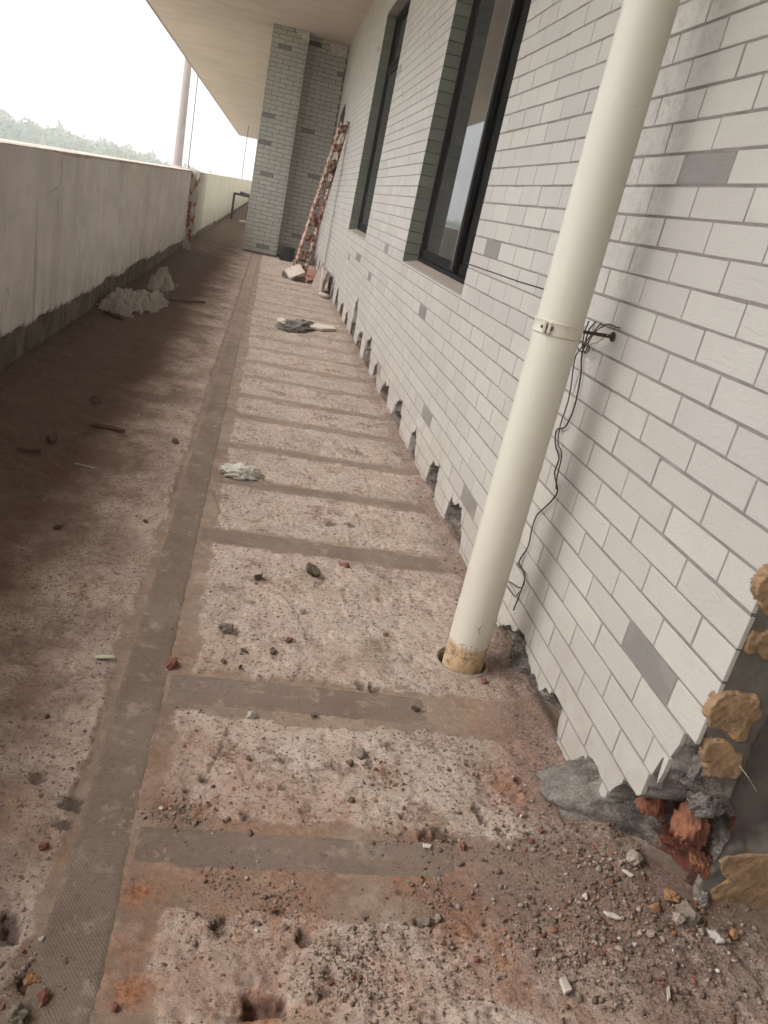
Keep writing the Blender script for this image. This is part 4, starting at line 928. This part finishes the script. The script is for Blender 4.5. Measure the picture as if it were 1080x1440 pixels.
# gravel and crumbs nobody could count
def gravel(n, fn, name, smin, smax, lab):
    base = [rockV(0, 700+i, .5, .8)[0] for i in range(10)]; Fb = ICO[0][1]
    pts = fn(n); n = len(pts)
    s_ = smin*(smax/smin)**(rng.random(n)**3.0*(.35+.65*(rng.random(n) > .72)))
    h_, *_ = floor_fields(pts[:, 0], pts[:, 1])
    V = np.zeros((n, 12, 3)); idx = rng.integers(0, 10, n); a = rng.random(n)*6.28
    for b in range(10):
        m = idx == b; q = base[b][None]*s_[m, None, None]*rng.uniform(.7, 1.25, (m.sum(), 1, 3)); c, s2 = np.cos(a[m])[:, None], np.sin(a[m])[:, None]
        V[m, :, 0] = q[:, :, 0]*c-q[:, :, 1]*s2+pts[m, 0:1]; V[m, :, 1] = q[:, :, 0]*s2+q[:, :, 1]*c+pts[m, 1:2]; V[m, :, 2] = q[:, :, 2]+(h_[m]+s_[m]*.45)[:, None]
    Fc = (Fb[None]+(np.arange(n)*12)[:, None, None]).reshape(-1, 3); t = np.repeat(rng.random(n), 12)
    o = link(name, mesh(name, V.reshape(-1, 3), Fc, M_rubble, False, {'tint': t})); tag(o, lab, 'gravel', kind='stuff'); return o
def d_pile(n):
    x = rng.normal(.84, .15, n); y = rng.normal(.98, .16, n); m = (x < 1.25) & (y > .6) & ~((y > Y0-.01) & (x > .89)) & (x > .3); return np.stack([x[m], y[m]], 1)
def d_wallfoot(n):
    y = 1.0+rng.random(n)**1.6*4.5; x = .83-np.abs(rng.normal(0, .05, n)); return np.stack([x, y], 1)
def d_wide(n):
    x = rng.uniform(-.9, .83, n); y = .6+rng.random(n)**1.3*4.5; k = fbm(x*6, y*6, 4, 300); m = (k > rng.uniform(.22, .60, n)); return np.stack([x[m], y[m]], 1)
def d_clump(n):
    C = np.array([at_z(*p)[:2] for p in [(530, 1320), (600, 1250), (560, 1180), (620, 1270), (640, 1330), (510, 1380), (480, 1345), (560, 1400), (660, 1390), (450, 1390), (410, 1290), (380, 1270), (310, 1300), (740, 1330), (235, 1142), (260, 1146), (290, 1148), (320, 1238), (780, 1350), (700, 1120), (660, 1080), (730, 1200), (40, 1370), (820, 1330), (860, 1370), (620, 1180), (540, 1090)]])
    i = rng.integers(0, len(C), n); p = C[i]+rng.normal(0, .028, (n, 2)); return p[(p[:, 0] < .83) | (p[:, 1] < .98)]
gravel(17000, d_pile, 'gravel', .0009, .0085, 'brown and red crumbs heaped in front of the broken wall corner')
gravel(2600, d_wallfoot, 'gravel', .0012, .0065, 'crumbs strewn along the foot of the tiled wall')
gravel(12000, d_wide, 'gravel', .0010, .0045, 'scattered grit over the rough floor')
gravel(13000, d_clump, 'gravel', .0009, .0060, 'dense patches of reddish crumbs on the near floor')

# ------------------------------------------------------------------ litter farther along
def plastic_mat(name, c, tr=.45):
    M = Mat(name, .35, .5); M.color(c); M.bump(M.noise(40, 4, .6), .6, .004)
    t = M.n('ShaderNodeBsdfTransparent'); tl = M.n('ShaderNodeBsdfTranslucent'); tl.inputs[0].default_value = (*c, 1)
    m1 = M.n('ShaderNodeMixShader'); m1.inputs[0].default_value = .4; M.l(M.b.outputs[0], m1.inputs[1]); M.l(tl.outputs[0], m1.inputs[2])
    m2 = M.n('ShaderNodeMixShader'); m2.inputs[0].default_value = tr; M.l(m1.outputs[0], m2.inputs[1]); M.l(t.outputs[0], m2.inputs[2]); M.l(m2.outputs[0], M.o.inputs['Surface']); return M.m
def crumple(name, c, s_, seed, m, rz=0, amp=1.25):
    V, Fc = ICO[4]; V = V.copy(); r = np.abs(fbm(V[:, 0]*2.6+seed, V[:, 1]*2.6+V[:, 2]*1.7, 4, seed)-.5)*2; r2 = np.abs(fbm(V[:, 0]*6+V[:, 2]*3, V[:, 1]*6-seed, 3, seed+4)-.5)*2
    r = 1-amp*r-.25*amp*r2; V = V*r[:, None]*np.array(s_); V[:, 2] = np.maximum(V[:, 2], -s_[2]*.35); V[:, 2] -= V[:, 2].min()
    return link(name, mesh(name, V, Fc, m, True), None, c, (0, 0, rz))
M_bag = plastic_mat('plastic_film', (.74, .71, .66), .45); M_bag2 = plastic_mat('plastic_film_white', (.75, .72, .66), .1)
def sheet(name, c, L, W, H, seed, m, rz=0):
    nu, nv = 80, 60; U, Vv = np.meshgrid(np.linspace(-1, 1, nu), np.linspace(-1, 1, nv), indexing='ij')
    rad = np.hypot(U, Vv)+(fbm(U*2+seed, Vv*2, 3, seed)-.5)*.9
    env = 1-ss(.35, .95, rad)
    n1 = 1-np.abs(fbm(U*2.2+seed, Vv*2.2, 3, seed+1)*2-1); n2 = 1-np.abs(fbm(U*5, Vv*5+seed, 3, seed+2)*2-1); n3 = 1-np.abs(fbm(U*12, Vv*12, 2, seed+3)*2-1)
    Z = H*env*(.25+.9*n1**3)*(.6+.5*n2**2)+H*.10*n3**2*ss(1.0, .5, rad) if False else H*env*(.35+.75*n1**2)*(.75+.3*n2**2)+H*.12*n3**2
    X = U*W+(fbm(U*4, Vv*4, 3, seed+5)-.5)*W*.5; Y = Vv*L+(fbm(U*4+9, Vv*4, 3, seed+6)-.5)*L*.4
    Fq = grid(nu, nv); keep = (rad.ravel() < .93)[Fq].all(1)
    return link(name, mesh(name, np.stack([X, Y, Z+.004], -1).reshape(-1, 3), Fq[keep], m, True), None, c, (0, 0, rz))
for px, py, L_, W_, H_, sd_, lab in [(168, 436, .34, .15, .12, 11, 'crumpled clear plastic bag by the parapet, nearest of the three'), (200, 424, .50, .20, .10, 12, 'long flattened plastic sheet between two crumpled bags by the parapet'), (226, 402, .62, .15, .15, 13, 'crumpled grey plastic bag by the parapet, farthest of the three')]:
    p = at_z(px, py); o = sheet('plastic_bag', p, L_, W_, H_, sd_, M_bag, .1); tag(o, lab, 'plastic bag', 'plastic litter along the parapet')
p = at_z(338, 669); tag(crumple('crumpled_paper', (p[0], p[1], .004), (.095, .07, .035), 15, M_bag2, .1, .7), 'crumpled whitish packing paper lying beside the long band', 'paper')
M_stick = mat_simple('rusty_stick', (.16, .075, .05), .85, (.08, .045, .035), 30)
def stick(L, r_, lab, m=M_stick, name='stick', z=None):
    P = [Vector(at_z(a, b))+Vector((0, 0, r_+.005 if z is None else z)) for a, b in L]; mb = MB(); mb.tube(P, r_, 6); return tag(mb.build(name, m), lab, 'stick')
stick([(126, 601), (150, 605), (174, 611)], .010, 'short rusty brown stick on the moist shaded floor')
stick([(236, 424), (262, 426), (288, 427)], .009, 'thin straight rod pointing away from the plastic bags')
stick([(170, 441), (192, 442), (213, 441)], .009, 'dark rod sticking out from under the nearest plastic bag')
stick([(146, 442), (158, 447), (173, 452)], .012, 'dark lath in front of the nearest plastic bag')
stick([(105, 655), (118, 658), (132, 662)], .004, 'thin pale twig on the brown floor', M_wirel)
stick([(25, 634), (40, 637), (56, 637)], .008, 'short dark twig near the left edge of the view')
# flat strips in the middle of the terrace
M_foam = mat_simple('pale_board', (.62, .55, .47), .8, (.52, .45, .38))
chip('board_scrap', [(434, 461), (446, 459), (468, 463), (470, 467), (452, 467), (436, 464)], .02, M_foam, 'pale oval board scrap on the floor beside the dark rag', 'board')
p = at_z(418, 460); tag(crumple('rag', (p[0], p[1], .0), (.17, .42, .035), 21, mat_simple('rag_dark', (.06, .05, .045), .9, (.22, .19, .16), 9), -.3, .6), 'dark rag lying flat on the terrace near the tiled wall', 'rag')
chip('board_scrap', [(389, 452), (396, 451), (404, 457), (399, 459)], .02, M_foam, 'small pale scrap at the left tip of the dark rag', 'board')
# white block propped on a brick near the ladder
M_block = mat_simple('white_block', (.58, .51, .45), .8, (.48, .41, .36), 8)
b0 = at_z(409, 392); mb = MB(); mb.box((-.11, -.08, -.025), (.11, .08, .025)); blk = link('foam_block', mesh('foam_block', mb.V, mb.F, M_block), None, (b0[0]+.03, b0[1]-.2, .115), (math.radians(38), math.radians(-28), .3)); bevel(blk, .006); tag(blk, 'whitish foam block propped up in front of the ladder foot', 'block')
mb = MB(); mb.box((-.10, -.2, 0), (.07, .15, .075)); o = link('brick', mesh('brick', mb.V, mb.F, MC['dark']), None, (b0[0]+.03, b0[1]-.05, .002), (0, 0, .5)); bevel(o, .008); tag(o, 'dark brick holding up the whitish foam block', 'brick')
# ladder
def ladder_mat():
    M = Mat('painted_wood', .75, .3); n1 = M.noise(5.5, 3, .6, vec=M.pos((1, 1, 1.0)))
    c = M.ramp(n1, [(0, (.12, .04, .03)), (.39, (.36, .20, .16)), (.44, (.50, .36, .30)), (.50, (.18, .055, .04)), (.56, (.30, .24, .10)), (.59, (.46, .38, .31)), (.65, (.20, .07, .05))], 'CONSTANT')
    c = M.mix(M.ramp(M.noise(40, 4, .7), [(.56, 0.), (.66, .7)]), c, (.14, .06, .045)); M.color(c); M.bump(M.noise(60, 4), .4, .003); return M.m
M_lad = ladder_mat(); M_ladd = mat_simple('ladder_edge', (.16, .07, .05), .8, (.40, .26, .20), 9)
lad = empty('ladder', (.52, 11.45, 0), label='paint splattered wooden ladder leaning on the tiled wall before the pillar', cat='ladder'); linv = Matrix.Translation(lad.location).inverted()
b1, t1 = Vector((.415, 11.40, .0)), Vector((.725, 11.22, 2.02)); b2, t2 = Vector((.585, 11.50, .0)), Vector((.815, 11.34, 2.06))
def plank(a, b, wdir, hw, ht, m, name):
    a = Vector(a); b = Vector(b); d = (b-a).normalized(); w_ = Vector(wdir); w_ = (w_-d*w_.dot(d)).normalized(); n_ = d.cross(w_)
    V = [p+w_*sx*hw+n_*sy*ht for p in (a, b) for sx, sy in ((-1, -1), (1, -1), (1, 1), (-1, 1))]
    me = mesh(name, V, [(3, 2, 1, 0), (4, 5, 6, 7), (0, 1, 5, 4), (1, 2, 6, 5), (2, 3, 7, 6), (3, 0, 4, 7)], m); o = link(name, me, lad); o.matrix_parent_inverse = linv; bevel(o, .003, 1); return o
nrm = (t1-b1).cross(b2-b1).normalized()
plank(b1, t1, nrm, .030, .014, M_lad, 'rail'); plank(b2, t2, nrm, .030, .014, M_lad, 'rail')
for i in range(9):
    t = .035+.115*i; a = b1.lerp(t1, t); b = b2.lerp(t2, t); plank(a, b, (t1-b1), .050 if i % 3 else .085, .012, M_lad, 'rung')
# dark tub in the recess, holes and pvc bits by the wall
tub = MB(); V, Fc = lathe(.36, 13.55, [(0, .005), (.105, .005), (.12, .20), (.135, .215), (.13, .225), (.11, .20), (.09, .03), (0, .03)], 24)
tag(link('tub', mesh('tub', V, Fc, mat_simple('black_plastic', (.02, .02, .022), .5, (.03, .03, .03), bump=.05), True)), 'black plastic tub standing in the recess beside the pillar', 'tub')
def blobhole(c, ry, rz, lab):
    r = random.Random(int(c[1]*100)); P = []
    for k in range(22):
        a = 2*math.pi*k/22; q = r.uniform(.85, 1.12); P.append((c[0], c[1]+ry*math.cos(a)*q, c[2]+rz*math.sin(a)*q))
    inner = [(p[0]+.05, c[1]+(p[1]-c[1])*.8, c[2]+(p[2]-c[2])*.85) for p in P]; return P, inner
P, Q = blobhole((XW-.004, 12.95, 2.17), .42, .20, '')
Vh = P+[(p[0], c2[0], c2[1]) for p, c2 in zip(P, [(12.95+(p[1]-12.95)*1.12, 2.17+(p[2]-2.17)*1.14) for p in P])]
n = len(P); M_hole = mat_simple('socket_dark', (.03, .025, .022), .95)
hh = link('wall_breach', mesh('wall_breach', P+Vh[n:], [tuple(range(n-1, -1, -1))]+[(i, (i+1) % n, n+(i+1) % n, n+i) for i in range(n)], M_hole)); wp(hh)
pv = empty('pvc_elbow_pipe', tuple(at_z(448, 420)), label='short white plastic pipe with elbow standing at the foot of the tiled wall', cat='pipe'); einv = Matrix.Translation(pv.location).inverted()
M_wp = mat_simple('white_pvc', (.45, .38, .32), .5, (.36, .30, .25)); c0 = at_z(450, 418)
mb = MB(); mb.tube([(c0[0], c0[1], .06), (c0[0]+.02, c0[1]+.5, .30)], .022, 12); o = mb.build('upright', M_wp, pv, True); o.matrix_parent_inverse = einv
mb = MB(); mb.tube([(c0[0]-.02, c0[1]-.03, .045), (c0[0]+.05, c0[1]-.08, .04), (c0[0]+.10, c0[1]-.11, .04)], .026, 12); o = mb.build('elbow', M_wp, pv, True); o.matrix_parent_inverse = einv
c0 = at_z(437, 414); mb = MB(); mb.box((-.015, -.30, 0), (.03, .3, .30)); o = link('board_offcut', mesh('board_offcut', mb.V, mb.F, mat_simple('board_grey', (.34, .28, .24), .9)), None, (c0[0]+.06, c0[1]+.3, .0), (0, .25, .1)); tag(o, 'grey brown board offcut leaning left of the white plastic elbow', 'board')
c0 = at_z(436, 378); tag(chunk('hole_stand_in', M_hole if False else MC['dark'], (c0[0]+.1, 13.7, .05), (.16, .16, .12), 77, par=None), 'dark lump standing in for a small hole between recess and long wall', 'rubble')  # dark lump added in place of a small dark hole
V = []; rr = np.random.default_rng(9)
c0 = at_z(440, 392)
chip('board_scrap', [(420, 388), (432, 381), (446, 384), (446, 396), (432, 398)], .012, mat_simple('red_board', (.34, .16, .11), .95, (.25, .12, .09)), 'flat reddish board scrap on the floor right of the ladder foot', 'board')
# pipe frame beside the parapet far down the terrace
fr = empty('pipe_trestle', tuple(at_z(322, 302)), label='black steel pipe trestle by the parapet far down the terrace', cat='trestle'); finv = Matrix.Translation(fr.location).inverted()
fb = at_z(326, 301); fb = fb*np.array([1.04/abs(fb[0]), 1.04/abs(fb[0]), 0]); M_blk = mat_simple('black_steel', (.03, .03, .03), .6, (.05, .045, .04)); yf = fb[1]
zt = at_y(321, 270, yf)[2]; xr = at_y(352, 276, yf)[0]
for nm, P in (('leg', [(fb[0], yf, 0), (fb[0], yf, zt)]), ('leg', [(xr, yf, 0), (xr, yf, zt)]), ('top_bar', [(fb[0]-.02, yf, zt), (xr, yf, zt)]), ('cross_bar', [(fb[0]+.15, yf, zt+.06), (xr, yf+.02, zt+.03)])):
    mb = MB(); mb.tube(P, .032, 8); o = mb.build(nm, M_blk, fr, True); o.matrix_parent_inverse = finv
chip('board_scrap', [(336, 311), (345, 312), (346, 314), (337, 313)], .03, M_foam, 'pale scrap lying far down the terrace left of the pillar', 'board')

# ------------------------------------------------------------------ outside: ground, hills, mast, cables
gxx = np.linspace(-560, 560, 60); X, Y = np.meshgrid(gxx, gxx, indexing='ij'); M_grd = mat_simple('far_ground', (.12, .13, .07), .95, (.20, .17, .12), .05, .1)
tag(link('ground', mesh('ground', np.stack([X, Y, np.full_like(X, ZG)], -1).reshape(-1, 3), grid(*X.shape), M_grd, True)), kind='structure')
AZ = [-80, -60, -45, -30, -22, -16.8, -16.2, -14.4, -12.8, -11.5, -10.7, -9.4, -8.55, -7.9, -6.7, -5.8, -4.5, -3, 0, 20]
TE = [.05, .045, .05, .035, .02, .0125, .0088, .0068, .0064, .0038, .0056, .0040, .0048, .0018, -.0042, -.0005, -.0035, -.006, -.008, -.008]
DR = 260.0
def ridge(az): return CAM_H+DR*np.interp(az, AZ, TE)
azg = np.linspace(-80, 20, 160); rg_ = np.linspace(110, 430, 50); A, R_ = np.meshgrid(azg, rg_, indexing='ij')
prof = ss(110, DR, R_)*(1-.35*ss(DR+20, 430, R_)); Zh = ZG+.02+(ridge(A)-3.2-ZG)*prof+(fbm(A*.4, R_*.03, 4, 400)-.5)*2.2*ss(110, 150, R_)*(1-ss(DR-50, DR, R_)*.6)
M_fol = Mat('far_foliage', .9, .1); r_ = M_fol.rand(); M_fol.color(M_fol.mix(r_, (.045, .075, .028), (.10, .125, .05))); M_fol = M_fol.m
M_hill = mat_simple('hill_soil', (.08, .10, .045), .95, (.15, .14, .08), .08, .1)
tag(link('hill', mesh('hill', np.stack([R_*np.sin(np.radians(A)), R_*np.cos(np.radians(A)), Zh], -1).reshape(-1, 3), grid(*A.shape)[:, ::-1].copy(), M_hill, True)), kind='structure')
V = []; T = []
def crown(cx, cy, zb_, zt_, r0, n, tint):
    u = rng.normal(size=(n, 3)); u /= np.linalg.norm(u, axis=1)[:, None]; rad = rng.uniform(.55, 1.0, n)**.5
    lob = 1+.25*np.sin(u[:, 0]*5+cx)+.2*np.sin(u[:, 2]*6+cy)
    c = u*(rad*lob)[:, None]*np.array([r0, r0, (zt_-zb_)/2])+np.array([cx, cy, (zb_+zt_)/2])
    e1 = rng.normal(size=(n, 3)); e1 /= np.linalg.norm(e1, axis=1)[:, None]; e2 = np.cross(e1, rng.normal(size=(n, 3))); e2 /= np.linalg.norm(e2, axis=1)[:, None]
    s_ = rng.uniform(.22, .6, (n, 1)); V.append(np.stack([c-e1*s_, c+e2*s_, c+e1*s_, c-e2*s_], 1)); T.append(np.repeat(np.clip(tint+rng.uniform(-.15, .15, n), 0, .99), 4))
for i in range(360):
    az = rng.uniform(-34, -1); a = math.radians(az); d = DR+rng.uniform(-4, 6); zt = ridge(az)+rng.uniform(-1.2, .6); hgt = rng.uniform(4, 7)
    crown(d*math.sin(a), d*math.cos(a), zt-hgt, zt, rng.uniform(1.6, 3.2), 110, rng.random())
for i in range(330):
    az = rng.uniform(-34, -1); a = math.radians(az); d = rng.uniform(175, DR-5); pz = ZG+(ridge(az)-3.2-ZG)*float(ss(110, DR, d)); zt = min(pz+rng.uniform(3, 6), ridge(az)-.5)
    crown(d*math.sin(a), d*math.cos(a), zt-6, zt, rng.uniform(2, 3.6), 90, rng.random())
for az, te, r0 in ((-13.44, .0150, .9), (-16.6, .0125, 3), (-10.3, .0066, 1.2), (-5.9, .0018, 2.2)):
    a = math.radians(az); zt = CAM_H+DR*te; crown(DR*math.sin(a), DR*math.cos(a), zt-4, zt, r0, 110, .3)
Vf = np.concatenate(V).reshape(-1, 3); tag(link('wooded_ridge', mesh('wooded_ridge', Vf, np.arange(len(Vf)).reshape(-1, 4), M_fol, False, {'tint': np.concatenate(T)})), 'hazy green wooded ridge behind the parapet', 'wood', kind='stuff')
# mast
D = 62.0; a0 = math.radians(-6.32); mc = (D*math.sin(a0), D*math.cos(a0))
mast = empty('mast', (mc[0], mc[1], ZG), label='tall tapering pinkish mast rising behind the parapet in the haze', cat='mast'); minv = Matrix.Translation(mast.location).inverted()
V, Fc = lathe(mc[0], mc[1], [(.34, ZG), (.32, 0), (.28, 4), (.24, 9), (.21, 14), (0, 14.02)], 20); o = link('shaft', mesh('shaft', V, Fc, mat_simple('mast_paint', (.22, .18, .17), .8, (.32, .22, .20), .5), True), mast); o.matrix_parent_inverse = minv
V, Fc = lathe(mc[0], mc[1], [(.55, ZG), (.55, .6), (.45, .9), (.36, 1.0)], 20); o = link('base_collar', mesh('base_collar', V, Fc, mat_simple('mast_base', (.50, .28, .24), .8), True), mast); o.matrix_parent_inverse = minv
def hang(az, te0, te1, D, r_, lab):
    a = math.radians(az); mb = MB(); mb.tube([(D*math.sin(a), D*math.cos(a), CAM_H+D*te1), (D*math.sin(a)+.01, D*math.cos(a), CAM_H+D*te0)], r_, 6); tag(mb.build('hanging_cable', M_wire), lab, 'cable')
hang(-5.66, -.02, .30, 7.0 if False else 24.0, .012, 'thin cable hanging down right of the mast')
hang(-2.17, -.05, .20, 40.0, .014, 'thin dark cable hanging at the far end beside the pillar')
# low plants on the parapet foot outside
# ------------------------------------------------------------------ haze
mb = MB(); mb.box((-600, -600, ZG-1), (600, 600, 22)); hz = mb.build('haze', None, attrs=False)
Mh = bpy.data.materials.new('haze_air'); Mh.use_nodes = True; t = Mh.node_tree; t.nodes.clear(); pv_ = t.nodes.new('ShaderNodeVolumePrincipled'); om = t.nodes.new('ShaderNodeOutputMaterial')
pv_.inputs['Color'].default_value = (.93, .95, .96, 1); pv_.inputs['Density'].default_value = .0024; pv_.inputs['Anisotropy'].default_value = .2
t.links.new(pv_.outputs[0], om.inputs['Volume']); hz.data.materials.append(Mh); tag(hz, kind='stuff', label='pale mist filling the air out to the hills', cat='haze')
